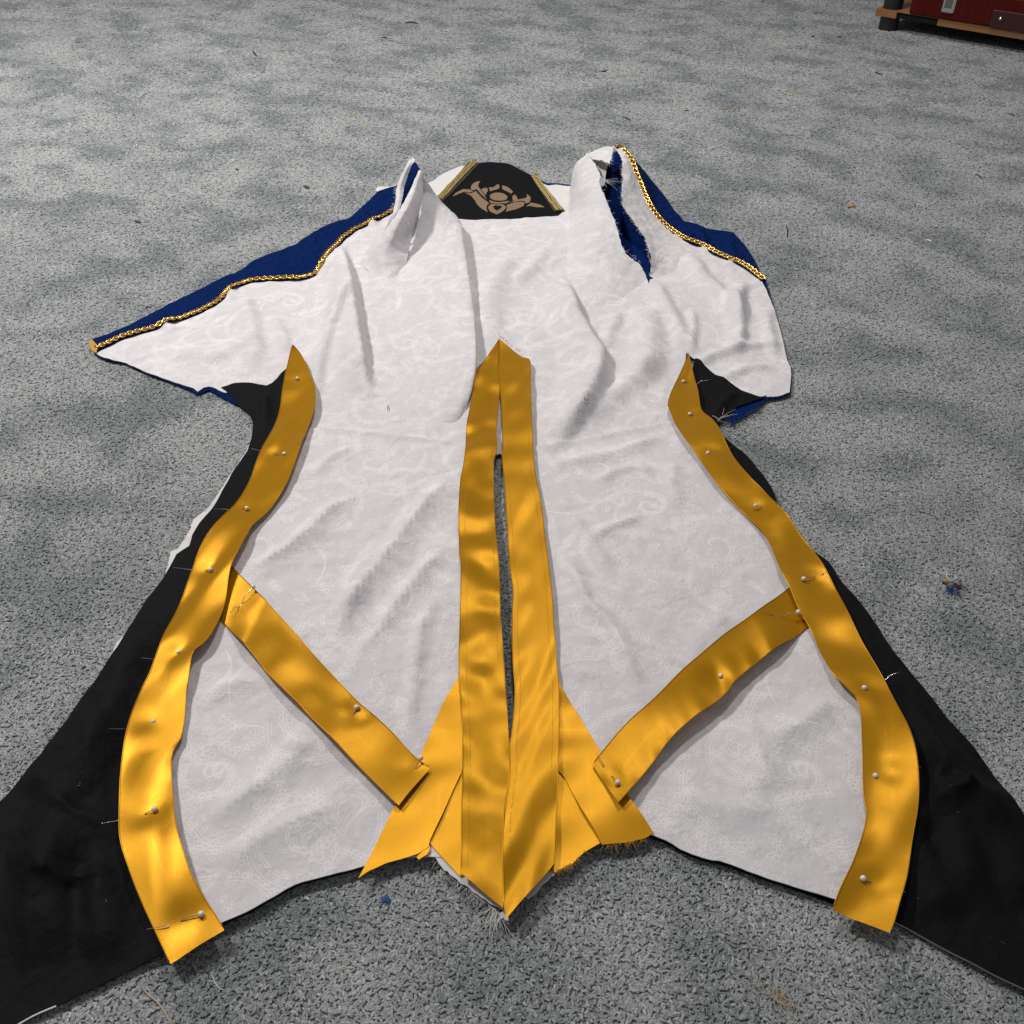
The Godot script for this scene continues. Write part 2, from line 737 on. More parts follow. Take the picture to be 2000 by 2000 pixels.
func white_print() -> ImageTexture:
	ink.resize(INK * INK)
	ink.fill(0)
	var r := RandomNumberGenerator.new()
	r.seed = 77
	var spots := [Vector2(420, 380), Vector2(1350, 330), Vector2(900, 960), Vector2(1780, 1010), Vector2(330, 1420), Vector2(1290, 1620), Vector2(1900, 1750), Vector2(80, 900), Vector2(1000, 100), Vector2(760, 1800), Vector2(1760, 560), Vector2(640, 680), Vector2(1420, 1180)]
	for k in spots.size():
		paisley(spots[k], [250.0, 205.0, 230.0, 190.0, 240.0, 215.0, 150.0, 170.0, 140.0, 160.0, 130.0, 120.0, 150.0][k], r.randf() * TAU, 1.0 if k % 2 else -1.0)
	for k in 210:
		var c := Vector2(r.randf(), r.randf()) * INK
		var s := r.randf_range(15, 26)
		ring(c, s, 0.5, 5, r.randf() * TAU)
		ring(c, s * 0.4, 0.3, 5)
	for k in 900:
		ring(Vector2(r.randf(), r.randf()) * INK, r.randf_range(4, 9), 0.0, 3)
	for k in 120:
		sprig(Vector2(r.randf(), r.randf()) * INK, r.randf() * TAU, r.randi_range(3, 6), r.randf_range(17, 26))
	for k in 70:
		var c := Vector2(r.randf(), r.randf()) * INK
		var t := r.randf() * TAU
		var s := r.randf_range(40, 90)
		for lane: float in [1.0, 0.82, 0.5]:
			var pts := PackedVector2Array()
			for q in 41:
				var a := TAU * q / 40.0
				var e := Vector2(cos(a), sin(a) * (0.5 + 0.32 * cos(a))) * s * lane
				pts.append(c + e.rotated(t + 0.3 * cos(a)))
			stroke(pts)
	for k in 46:
		var p := Vector2(r.randf(), r.randf()) * INK
		var a := r.randf() * TAU
		var one := PackedVector2Array()
		var two := PackedVector2Array()
		for q in 40:
			a += r.randf_range(-0.05, 0.16)
			p += Vector2.from_angle(a) * 10.0
			one.append(p)
			two.append(p + Vector2.from_angle(a).orthogonal() * 10.0)
			if q % 2:
				ring(p + Vector2.from_angle(a).orthogonal() * 20.0, 8.0, 0.0, 3)
		stroke(one)
		stroke(two)
	var im := Image.create(INK, INK, false, Image.FORMAT_RGB8)
	var bytes := PackedByteArray()
	bytes.resize(INK * INK * 3)
	var ground := [[219, 216, 219], [239, 237, 238]]
	for k in INK * INK:
		var g: Array = ground[1] if ink[k] else ground[0]
		bytes[k * 3] = g[0]
		bytes[k * 3 + 1] = g[1]
		bytes[k * 3 + 2] = g[2]
	im.set_data(INK, INK, false, Image.FORMAT_RGB8, bytes)
	return ImageTexture.create_from_image(im)


func make_materials() -> void:
	var white := plain("white_cotton", Color(1, 1, 1), 0.82, 0.0, 0.35)
	white.albedo_texture = white_print()
	white.normal_enabled = true
	var crease := grain(1024, 0.010, 5, 9.0, 2)
	(crease.noise as FastNoiseLite).fractal_type = FastNoiseLite.FRACTAL_RIDGED
	(crease.noise as FastNoiseLite).domain_warp_enabled = true
	(crease.noise as FastNoiseLite).domain_warp_amplitude = 40.0
	white.normal_texture = crease
	white.normal_scale = 0.26
	white.uv1_scale = Vector3.ONE
	plain("white_back", Color(0.74, 0.72, 0.71), 0.9)
	plain("white_thread", Color(0.8, 0.79, 0.78), 0.8)
	var black := plain("black_cotton", Color(0.0056, 0.0056, 0.0070), 0.7, 0.0, 0.22)
	black.normal_enabled = true
	black.normal_texture = grain(512, 0.04, 6, 5.0, 4)
	black.normal_scale = 0.35
	var blue := plain("blue_cotton", Color(0.0030, 0.0160, 0.092), 0.65, 0.0, 0.1)
	blue.normal_enabled = true
	blue.normal_texture = black.normal_texture
	blue.normal_scale = 1.3
	for k in 3:
		var gold := plain(["gold_satin", "gold_lining", "gold_ribbon"][k], [Color(0.53, 0.252, 0.006), Color(0.51, 0.243, 0.006), Color(0.54, 0.257, 0.007)][k], [0.37, 0.37, 0.36][k], 0.46, 0.3)
		gold.normal_enabled = true
		gold.normal_texture = grain(512, 0.10, 9, 3.0, 2) if k == 0 else (mats["gold_satin"] as StandardMaterial3D).normal_texture
		gold.normal_scale = 0.22
		gold.anisotropy_enabled = true
		gold.anisotropy = 0.8
		gold.uv1_scale = Vector3.ONE * 12.0
	plain("gold_thread", Color(0.58, 0.31, 0.04), 0.5, 0.2)
	plain("gold_braid", Color(0.83, 0.52, 0.14), 0.22, 0.95)
	plain("old_gold_braid", Color(0.40, 0.31, 0.12), 0.4, 0.6)
	plain("dark_weave", Color(0.05, 0.04, 0.02), 0.8)
	plain("tan_suede", Color(0.25, 0.165, 0.10), 0.8)
	plain("pearl", Color(0.82, 0.78, 0.74), 0.18, 0.0, 0.8)
	plain("steel", Color(0.62, 0.61, 0.6), 0.22, 1.0)
	plain("black_plastic", Color(0.012, 0.012, 0.014), 0.5)
	var wood := plain("shelf_wood", Color(0.30, 0.135, 0.05), 0.55)
	wood.normal_enabled = true
	wood.normal_texture = grain(256, 0.02, 12, 2.0)
	plain("dark_board", Color(0.008, 0.006, 0.005), 0.9)
	var red := plain("red_leather", Color(0.075, 0.005, 0.004), 0.5, 0.0, 0.25)
	red.normal_enabled = true
	red.normal_texture = grain(512, 0.12, 15, 4.0)
	red.normal_scale = 0.5
	red.uv1_scale = Vector3.ONE * 8.0
	plain("dark_red_leather", Color(0.045, 0.009, 0.008), 0.35)
	plain("chrome", Color(0.75, 0.74, 0.72), 0.2, 1.0)
	plain("grey_metal", Color(0.22, 0.22, 0.2), 0.4, 0.8)
	plain("black_thread", Color(0.012, 0.012, 0.014), 0.8)
	plain("blue_thread", Color(0.012, 0.03, 0.16), 0.8)
	plain("bright_blue_lint", Color(0.03, 0.13, 0.32), 0.8)
	plain("tan_lint", Color(0.5, 0.28, 0.11), 0.9)
	plain("brown_lint", Color(0.10, 0.055, 0.035), 0.9)
	plain("blond_lint", Color(0.55, 0.45, 0.32), 0.9)
	plain("white_lint", Color(0.75, 0.75, 0.73), 0.9)


# ---------------------------------------------------------------- the carpet
func tone(x: float, z: float) -> Color:  # mottled grey pile with bluer, darker patches
	var p := x * 0.82 + z * 0.57
	var q := z * 0.82 - x * 0.57
	var a := noise_m.get_noise_2d(p * 3.6, q * 5.0) * 0.7 + noise_m.get_noise_2d(p * 15.0 + 40.0, q * 19.0) * 0.6
	var smudge := maxf(0.0, noise_m.get_noise_2d(p * 4.6 - 30.0, q * 7.4 + 12.0) + 0.6 * noise_m.get_noise_2d(p * 13.0, q * 17.0 + 80.0) - 0.04) * 2.8
	var t := clampf(0.78 + a * 0.75 - smudge, 0.0, 1.0)
	return Color(0.236, 0.258, 0.268).lerp(Color(0.402, 0.418, 0.419), t)


func carpet() -> void:
	var size := 512
	var im := Image.create(size, size, false, Image.FORMAT_RGBF)
	for j in size:
		for i in size:
			im.set_pixel(i, j, tone(-4.0 + 8.0 * i / size, -6.0 + 8.0 * j / size) * 0.8)
	im.convert(Image.FORMAT_RGBF)
	var bytes := Image.create(size, size, false, Image.FORMAT_RGB8)
	for j in size:
		for i in size:
			bytes.set_pixel(i, j, im.get_pixel(i, j).linear_to_srgb())
	var m := plain("carpet_backing", Color.WHITE, 0.95, 0.0, 0.2)
	m.albedo_texture = ImageTexture.create_from_image(bytes)
	var geo := Geo.new()
	var a := geo.add(Vector3(-4, -0.0009, -6), Vector3.UP, Vector2(0, 0))
	geo.add(Vector3(4, -0.0009, -6), Vector3.UP, Vector2(1, 0))
	geo.add(Vector3(4, -0.0009, 2), Vector3.UP, Vector2(1, 1))
	geo.add(Vector3(-4, -0.0009, 2), Vector3.UP, Vector2(0, 1))
	geo.tri(a, a + 1, a + 2)
	geo.tri(a, a + 2, a + 3)
	var o := put("carpet", geo, m)
	o.set_meta("kind", "structure")
	tag(o, "mottled blue-grey cut pile carpet covering the whole floor", "carpet")
	# the tufts
	var tuft := Geo.new()
	tuft.tube(PackedVector3Array([Vector3(0, -0.007, 0), Vector3(0.0006, -0.0035, 0), Vector3(0.0024, -0.0008, 0.0006), Vector3(0.0054, 0.0001, -0.0004)]), PackedFloat32Array([0.0012, 0.0015, 0.0015, 0.0010]), 5)
	var under_l := fl([-485.9, -1193.6, -293.6, -1385.4, -152.4, -1580.1, -62.1, -1558.9, -44.3, -945.3, -72, -864.4, -58.7, -598.6, -96.3, -473.1, -177.9, -393.1, -221.5, -371.8, -326.5, -355.4, -335.8, -483.4, -320.2, -624.7, -275.9, -864.4, -297.2, -1085.2])
	var under_r := fl([-35.5, -1558.9, 168.6, -1558.9, 203.9, -1385.4, 358.9, -1385.4, 351, -1111, 229.8, -1047.8, 262.1, -854.9, 293.1, -680.5, 320.5, -538.1, 287.3, -380.2, 256.5, -384.4, 172.1, -406.3, 117.9, -433.9, 47.4, -458.1, 44.1, -598.6, 36.2, -874, 12.8, -967, -25.7, -967])
	var z := -0.12
	var buffer := PackedFloat32Array()
	var count := 0
	var r := RandomNumberGenerator.new()
	r.seed = 4242
	while z > -3.75:
		var far := sqrt(z * z + 0.49)
		var step := maxf(0.0020, far * 0.00178)
		var half := 0.555 * far + 0.32
		var scale := step / 0.0031 * 1.3
		var nx := int(2.0 * half / step)
		for i in nx:
			var x := -half + (i + r.randf_range(-0.6, 0.6)) * step
			var zz := z + r.randf_range(-0.6, 0.6) * step
			if Geometry2D.is_point_in_polygon(Vector2(x, zz), under_l) or Geometry2D.is_point_in_polygon(Vector2(x, zz), under_r):
				continue
			var yaw := r.randf() * TAU
			var s := scale * r.randf_range(0.8, 1.25)
			var sy := r.randf_range(0.55, 0.95) * minf(scale, 1.35)
			var c := cos(yaw) * s
			var d := sin(yaw) * s
			var k := tone(x + r.randfn(0.0, 0.011), zz + r.randfn(0.0, 0.011))
			var b := 0.84 + 0.46 * pow(r.randf(), 2.0)
			var hue := r.randf_range(-0.03, 0.03)
			k = Color(k.r * (1.0 + hue), k.g, k.b * (1.0 - hue))
			buffer.append_array(PackedFloat32Array([c, 0, d, x, 0, sy, 0, 0.0004 * r.randf(), -d, 0, c, zz, k.r * b, k.g * b, k.b * b, 1.0]))
			count += 1
		z -= step * 0.9
	var mm := MultiMesh.new()
	mm.transform_format = MultiMesh.TRANSFORM_3D
	mm.use_colors = true
	mm.mesh = tuft.mesh()
	mm.instance_count = count
	mm.buffer = buffer
	var pile := MultiMeshInstance3D.new()
	pile.name = "carpet_pile"
	pile.multimesh = mm
	var pm := plain("carpet_yarn", Color.WHITE, 0.9, 0.0, 0.25)
	pm.vertex_color_use_as_albedo = true
	pile.material_override = pm
	pile.set_meta("kind", "stuff")
	o.add_child(pile)
	print("tufts ", count)


# ---------------------------------------------------------------- the coat
func make_folds() -> void:
	var F := func(a: Array, high: float, wl: float, wr: float, sharp := 1.0) -> void:
		fold(fl(a), high * 0.00135, wl * 0.001, wr * 0.001, sharp)
	# left cape
	F.call([-300.1, -1550, -281.2, -1489.2, -253, -1377.4, -226.9, -1246, -204.2, -1131.1, -185.4, -1041.8], 20, 60, 11, 1.0)
	F.call([-251.4, -1377.4, -260.8, -1293.2, -267.8, -1215.8, -269.1, -1094.2, -266.8, -1029.8], 10, 30, 16)
	F.call([-429.8, -1377.4, -392.4, -1277.2, -366, -1186.7, -362.9, -1104.6], 6, 26, 20)
	F.call([-508.2, -1172.4, -421.1, -1172.4, -360.1, -1230.8], 4, 30, 30)
	F.call([-364.7, -1293.2, -331.1, -1215.8, -316.9, -1158.4], 5, 16, 14)
	# torso
	F.call([8.7, -1529.3, -32.4, -1377.4, -37.8, -1246, -25.4, -1172.4], 7, 30, 36)
	F.call([70.6, -1550, 33.7, -1450.5, 0, -1377.4], 5, 22, 20)
	F.call([81.7, -1431.8, 85.8, -1373.9, 96.9, -1261.5, 112.1, -1199.7, 123.9, -1158.4, 121, -1117.7, 109.5, -1072.6, 81.8, -1012.1, 54.3, -961.4, 37.3, -918.9], 19, 60, 22, 1.1)
	F.call([197.4, -1326, 201.1, -1230.8, 190.1, -1158.4, 164.9, -1078.9], 9, 34, 36)
	F.call([168.3, -1309.4, 142.5, -1230.8, 130.7, -1172.4], 4, 20, 14)
	F.call([210.5, -1172.4, 159.9, -1098.1, 106.7, -1029.8, 70.7, -972.4], 6, 20, 30)
	# right cape
	F.call([227.1, -1413.3, 234.8, -1309.4, 247.6, -1230.8, 248.5, -1158.4], 8, 20, 22)
	F.call([288.4, -1529.3, 305.6, -1413.3, 339.6, -1326, 348, -1246], 8, 36, 26)
	F.call([375.8, -1413.3, 347.5, -1326, 334.6, -1230.8, 313.3, -1158.4], 10, 26, 16)
	F.call([233.9, -1131.1, 290.4, -1172.4, 346.2, -1198.2, 391.7, -1204.1], 6, 14, 12)
	F.call([275.5, -1309.4, 269.3, -1246, 254.1, -1172.4], 5, 10, 9)
	F.call([279.2, -1104.6, 327.4, -1137.9, 370.9, -1141.9], 5, 14, 12)
	F.call([390.9, -1326, 378.2, -1246, 370.9, -1158.4], 5, 14, 16)
	# waist and skirt
	F.call([-286.2, -988.6, -256.8, -987.5, -225.9, -985.3, -174.8, -975.2, -140.6, -968.6, -90, -958.7, -57.8, -951.1, -25.4, -949], 2.6, 5.8, 14.5, 0.0)
	F.call([-12.6, -938.3, 27.2, -943.6, 65.5, -954.4, 116.7, -974.1, 168.8, -992, 217.8, -1011.6], 2.6, 14.5, 5.8, 0.0)
	F.call([27.7, -906.2, 74.5, -916.4, 119.1, -932, 159.2, -955.5, 199.9, -975.2], 5, 23.2, 23.2, 0.0)
	F.call([176.9, -891.1, 147.9, -906.2, 122.4, -896.1, 96.3, -871.5], 4, 17.4, 14.5, 0.0)
	F.call([199.3, -921.6, 186.6, -871.5, 192.2, -824.7], 4, 23.2, 20.3, 0.0)
	F.call([-58.2, -896.1, -94.7, -847.7, -118.1, -789.4, -140.3, -731.6, -161.8, -678.5, -177.6, -609.7], 8, 23.2, 34.8, 0.0)
	F.call([-167.4, -861.9, -207, -822, -221.5, -789.4, -243.7, -755.7, -268.9, -730, -284.9, -716], 8, 20.3, 31.9, 0.0)
	F.call([-143.9, -780.8, -157.1, -735.6, -165.4, -682.2, -181.1, -653.6], 6, 14.5, 26.1, 0.0)
	F.call([-67.3, -772.3, -92.5, -731.6, -120.4, -671.3, -138.9, -616.3], 6, 17.4, 23.2, 0.0)
	F.call([-74.4, -700.7, -91.3, -643.2, -93.2, -578.1, -89.9, -503.2], 5, 11.6, 17.4, 0.0)
	F.call([-190.8, -953.3, -218.7, -926.8, -243.2, -886.2], 4, 17.4, 17.4, 0.0)
	F.call([-148.2, -536.5, -172.4, -514.1, -193.8, -482, -222.6, -451.8, -249.7, -423.3], 8, 29.0, 37.7, 0.0)
	F.call([-213.6, -590.6, -240.8, -581.2, -266.9, -568.9, -288.4, -559.9], 5, 17.4, 23.2, 0.0)
	F.call([-128.4, -451.8, -168, -432.6, -205.2, -409.6, -230.7, -379.1], 6, 37.7, 37.7, 0.0)
	F.call([-174.2, -525.2, -186.1, -514.1, -198.4, -495.2], 5, 14.5, 17.4, 0.0)
	F.call([44.9, -772.3, 53, -751.7, 64, -716.8, 74.1, -677.8, 98.3, -641.1, 110.1, -600.1, 115.8, -578.1, 122.3, -554], 7, 14.5, 24.6, 0.0)
	F.call([84, -770.7, 93.7, -781.6, 114.3, -798, 150.5, -815.7], 4, 11.6, 13.0, 0.0)
	F.call([64.1, -824.7, 84.1, -772.3, 108.1, -723.7], 4, 20.3, 20.3, 0.0)
	F.call([218, -671.3, 196.7, -636.3, 166.9, -603.3], 4, 23.2, 23.2, 0.0)
	F.call([208.4, -536.5, 214.6, -497.8, 214, -451.8], 5, 34.8, 34.8, 0.0)
	F.call([302.6, -559.9, 256.7, -525.2, 215.7, -503.2], 5, 29.0, 31.9, 0.0)
	F.call([129.6, -461.7, 169.6, -442.1, 218.4, -432.6], 4, 37.7, 37.7, 0.0)
	# blue borders
	F.call([-544.8, -1296.9, -508.3, -1249.6, -489, -1234.4], 5, 14, 12)
	F.call([-470, -1408.3, -437.4, -1355.3, -419.7, -1329.8], 4, 16, 12)
	F.call([-412.7, -1493.5, -367.8, -1435.9, -336.5, -1399.3], 5, 20, 14)
	F.call([-357.5, -1575.6, -322.4, -1493.5, -300.9, -1435.9], 4, 16, 14)
	F.call([-282.1, -1687.8, -257.9, -1641.5, -240.4, -1608.1], 6, 16, 14)
	F.call([328.3, -1619.1, 331.9, -1554.5, 326.7, -1493.5], 5, 14, 12)
	F.call([377.3, -1586.3, 373.3, -1513.4, 367, -1454.7], 6, 16, 12)
	# black side panels
	F.call([-361.2, -664.1, -365.1, -578.1, -360.3, -492.5, -348.6, -432.6], 8, 34, 24)
	F.call([-374.4, -482, -370.4, -423.3, -355.8, -362.5, -324.4, -308.6], 9, 40, 26)
	F.call([-316.1, -409.6, -312.8, -362.5, -289.9, -315.9], 8, 26, 22)
	F.call([334.7, -447.9, 359.2, -450.8, 387.4, -457.7], 5, 7, 9)
	F.call([368.4, -561.7, 368.5, -514.1, 363.9, -487.2, 346.7, -447], 5, 6, 9)
	F.call([355.9, -492.5, 369, -466.7, 383.4, -447], 4, 6, 8)
	F.call([-385.2, -451.8, -352.8, -432.6, -321.9, -427.9], 4, 7, 9)
	F.call([-377.3, -387.6, -346.1, -379.1, -305, -387.6], 4, 7, 9)
	F.call([366.7, -525.2, 367.3, -461.7, 356.4, -396.3, 342, -346.4], 9, 24, 36)
	F.call([392.6, -471.8, 395.9, -414.1, 395.3, -354.4], 9, 26, 34)
	F.call([316.3, -423.3, 325.1, -387.6, 322.8, -346.4], 7, 22, 24)
	F.call([-369.6, -548.1, -380, -497.8, -400.4, -447], 7, 30, 40)
	F.call([-325.3, -451.8, -350.5, -414.1, -389.9, -379.1], 6, 30, 40)
	F.call([352, -536.5, 378.8, -482, 395.9, -414.1], 7, 30, 40)
	F.call([339.2, -442.1, 362.1, -447, 385.9, -453.8], 5, 14, 14)
	F.call([369.2, -492.5, 348.8, -451.8, 321.6, -414.1], 5, 12, 14)
	F.call([-334.3, -1082, -321, -1032.8, -314.4, -986.4], 6, 10, 9)
	F.call([302.1, -1075.7, 276.3, -1044.8, 258, -1015.1], 5, 12, 12)
	# small random creases everywhere
	var r := RandomNumberGenerator.new()
	r.seed = 9
	for k in 300:
		var p := Vector2(r.randf_range(-0.6, 0.5), r.randf_range(-1.85, -0.45))
		var a := (r.randf_range(0.0, 1.2) if p.x < 0.0 else r.randf_range(1.9, 3.1)) if p.y > -1.15 else r.randf_range(0.6, 2.5)
		var d := Vector2(-cos(a), sin(a)) * r.randf_range(0.03, 0.095)
		var q := d.orthogonal() * r.randf_range(-0.18, 0.18)
		fold(PackedVector2Array([p - d, p + q, p + d]), r.randf_range(0.0006, 0.0018) * (1.0 if r.randf() < 0.65 else -0.7), r.randf_range(0.008, 0.018), r.randf_range(0.008, 0.018), 0.0)


var gold := {}

func gold_shapes() -> void:
	gold["cl"] = fl([-19.1, -1195.9, -34.4, -1150.6, -48.5, -1118.2, -53.5, -1037.3, -56.9, -983.7, -56.4, -935.8, -57.7, -903.7, -60.1, -872.9, -60, -829.6, -58.3, -787.9, -56.1, -749.5, -53.4, -724.8, -51.7, -659.3, -50.8, -625, -49.6, -585, -46.2, -550, -44.5, -529.8, -41.6, -479.6, -40.6, -433.3, -39.3, -391.2, -40.1, -380.5])
	gold["cr"] = fl([-19.1, -1193, -19, -1120.8, -16.5, -1080.5, -18, -1034.9, -19, -1005.4, -19.9, -970.4, -18.3, -943.2, -19.3, -923.2, -22.2, -908.8, -20.4, -829.6, -17.4, -775.2, -13.5, -724.8, -11.8, -659.3, -9.5, -625, -6.7, -575.1, -3.2, -512.5, -2.2, -495.3, -2.6, -468.4, -6.7, -429.5, -6.8, -384.8, -6.6, -353.4])
	gold["dl"] = fl([-19.1, -1195.9, -19, -1120.8, -14.1, -1042.1, -13.1, -1005.4, -11.3, -943.2, -11.8, -917, -8.3, -858.5, -5.1, -787.9, -2.2, -724.8, 1.1, -693.4, 0.5, -659.3, 0, -625, 1.4, -586.3, 2.8, -560.6, 0.5, -519.2, -1.8, -499.5, -1.7, -471.4, -4.2, -448.1, -6.7, -426.2, -7.3, -404.9, -6.7, -378, -6.2, -360.2, -4.2, -344.7])
	gold["dr"] = fl([-19.1, -1198.8, -2.9, -1175.8, 12.9, -1150.6, 24.9, -1138.3, 24.7, -1080.5, 24.9, -1005.4, 25.7, -935.8, 26.4, -903.7, 29.3, -867.1, 33.2, -829.6, 35.9, -775.2, 38.1, -736.6, 40.4, -689, 41, -659.3, 41.3, -625, 42.2, -594.5, 43.3, -571.5, 42.2, -529.8, 39.4, -479.6, 37.4, -448.1, 34.4, -412, 32.8, -389.1])
	gold["so"] = fl([-308.6, -1169.3, -306.1, -1108, -304.3, -1075.8, -299.9, -1019.7, -299.6, -987.3, -302.1, -957.4, -304.4, -933.8, -306.2, -897.7, -307.3, -871.1, -312.6, -830.6, -329.1, -778.5, -334.3, -750.3, -334.8, -722.4, -335, -683, -337, -632.3, -337.1, -584.3, -339.1, -560.6, -337.6, -520.8, -330.9, -479, -324.4, -450.5, -311.6, -411.1, -294.8, -381.8, -278.1, -356.7, -258.7, -330.5, -244.9, -311.9])
	gold["si"] = fl([-308.1, -1170.7, -295.8, -1149.7, -280.9, -1119.9, -271, -1093.7, -264.4, -1078.3, -258.6, -1054.6, -254.8, -1026.8, -255.4, -997.6, -256.1, -978.3, -257.4, -937, -259.4, -898.7, -262.6, -862.4, -270.8, -827.8, -277.8, -808, -285.8, -788.8, -287.5, -770.1, -291.3, -742.2, -293.6, -727.9, -293.4, -706.2, -290.8, -680.8, -289.7, -656.5, -291.5, -630.3, -295.4, -615.7, -302.3, -605.9, -302.5, -595.7, -299.4, -572.6, -298.3, -559.4, -293, -530.3, -290.1, -507.6, -292.9, -496.8, -290.3, -479, -278, -442.3, -268.7, -418.9, -254.9, -393, -245.6, -377.2, -231.8, -359.5, -219.6, -345.9, -211.6, -335.8])
	gold["ri"] = fl([245.3, -1151.1, 231.3, -1112, 215.6, -1072, 207.3, -1049.7, 201.7, -1026.8, 203.2, -1012.6, 206.7, -983.9, 212.8, -954.1, 220.6, -929.6, 228.3, -902.8, 237.8, -867.2, 252, -833.3, 261.8, -814.3, 274.1, -783.6, 279.2, -754.3, 280.2, -718.5, 284.5, -694.9, 288.1, -660.7, 293.3, -635.7, 295.4, -602.1, 298.2, -576.9, 307.2, -559.4, 312.7, -548.7, 311.6, -529.7, 304.8, -506, 295.7, -471.9, 290.2, -446.6, 289.2, -434.2, 281.5, -416.1, 265, -388.7, 251.7, -370.5, 239.9, -351.9])
	gold["ro"] = fl([245.5, -1152.5, 245.6, -1118.6, 245.5, -1089.8, 245.3, -1060.8, 243.6, -1023.2, 246.9, -1010.3, 253.2, -996.4, 258.6, -973.9, 261.6, -954.1, 264.6, -934.8, 271.4, -903.8, 280.1, -875.9, 288.8, -856.7, 296.3, -833.3, 313.4, -781.1, 323.5, -748.6, 329.5, -718.5, 332.6, -689.7, 334.8, -642.6, 341, -599.5, 344.9, -566, 346, -525.8, 344, -494.2, 337.8, -462.8, 329.5, -436.1, 318.5, -411.1, 304.3, -379.3, 291.4, -357.1, 283, -342.4, 276.9, -333.5])
	gold["a1"] = fl([-301.7, -737.9, -288.2, -721.4, -267.6, -697.7, -235.4, -659.1, -206, -624.8, -168.2, -577.4, -142, -547.4, -119.8, -527.9, -102.2, -510.7, -86.8, -492.4, -69.8, -476.3])
	gold["a2"] = fl([-303.7, -670.5, -290.2, -654.9, -248, -604.5, -218.3, -569.4, -191.8, -542.2, -174.4, -522.9, -149.4, -497.2, -125.6, -472.7, -110.5, -457.2, -92.5, -438.3])
	gold["b1"] = fl([295.9, -708.3, 286.1, -699.9, 262.5, -678.4, 239.8, -657.7, 209.3, -632.2, 179, -601.2, 156.5, -578.6, 129, -548, 100.8, -519.5, 76, -489.8, 68.7, -479.9])
	gold["b2"] = fl([300.5, -651.3, 291.2, -644.4, 273.2, -627.4, 250.7, -608.3, 225.6, -587.2, 206.5, -569.4, 189.1, -547.9, 160.7, -525, 136.3, -501.4, 117, -476.3, 101.2, -456.7, 86.9, -440.2])
	gold["point_0"] = fl([-43, -490.4, -51.6, -459.7, -58.5, -445, -69.1, -414.1, -61.9, -404.7, -50.7, -392.4, -40.2, -381.2, -30, -385.9, -32.7, -474.8])
	gold["point_1"] = fl([39.9, -490.4, 47, -472.3, 61.6, -440.2, 73.1, -412.3, 69.6, -409.2, 57.3, -402, 47.9, -392.4, 33.9, -384.6, 24.1, -390.2, 26.2, -474.8])
	gold["point_2"] = fl([-48.6, -583, -61.9, -552.7, -72.4, -514, -80.6, -490.4, -92.3, -452.8, -101.7, -427.5, -110.5, -402, -119, -378.7, -112.1, -384.6, -98.2, -392.4, -83.7, -396.7, -75, -399.4, -66.4, -404.7, -65.6, -410.5, -56.7, -434.5, -47.8, -461.7, -43.2, -474.3, -40.7, -490.4, -43.8, -569.5])
	gold["point_3"] = fl([43.9, -572.5, 52.8, -549.2, 64.4, -524, 76.6, -495.7, 92.3, -457.2, 104, -437.8, 114, -418.2, 106.5, -413.7, 90.9, -409.6, 71.5, -407.4, 68.4, -416, 56.9, -439.3, 45.1, -468.2, 39.8, -475.8, 37.2, -490.4, 39.9, -566.5])


# satin holds the cloth under it flat
func press() -> void:
	var areas: Array = []
	for pair in [["cl", "cr"], ["dl", "dr"], ["so", "si"], ["ri", "ro"], ["a1", "a2"], ["b1", "b2"]]:
		var ring_: PackedVector2Array = (gold[pair[0]] as PackedVector2Array).duplicate()
		var back: PackedVector2Array = (gold[pair[1]] as PackedVector2Array).duplicate()
		back.reverse()
		ring_.append_array(back)
		areas.append(ring_)
	for k in 4:
		areas.append(gold["point_%d" % k])
	var mask := PackedFloat32Array()
	mask.resize(GW * GH)
	for area: PackedVector2Array in areas:
		var box := Rect2(area[0], Vector2.ZERO)
		for p in area:
			box = box.expand(p)
		for grown in Geometry2D.offset_polygon(area, 0.016):
			for j in range(int((box.position.y - 0.020 - GZ) / CELL), int((box.end.y + 0.020 - GZ) / CELL)):
				for i in range(int((box.position.x - 0.020 - GX) / CELL), int((box.end.x + 0.020 - GX) / CELL)):
					if mask[j * GW + i] < 0.5 and Geometry2D.is_point_in_polygon(Vector2(GX + i * CELL, GZ + j * CELL), grown):
						mask[j * GW + i] = 1.0
	mask = blurred(mask, 2)
	for k in GW * GH:
		if mask[k] > 0.0:
			grid[k] = lerpf(grid[k], minf(grid[k], soft[k] + 0.0002), mask[k])


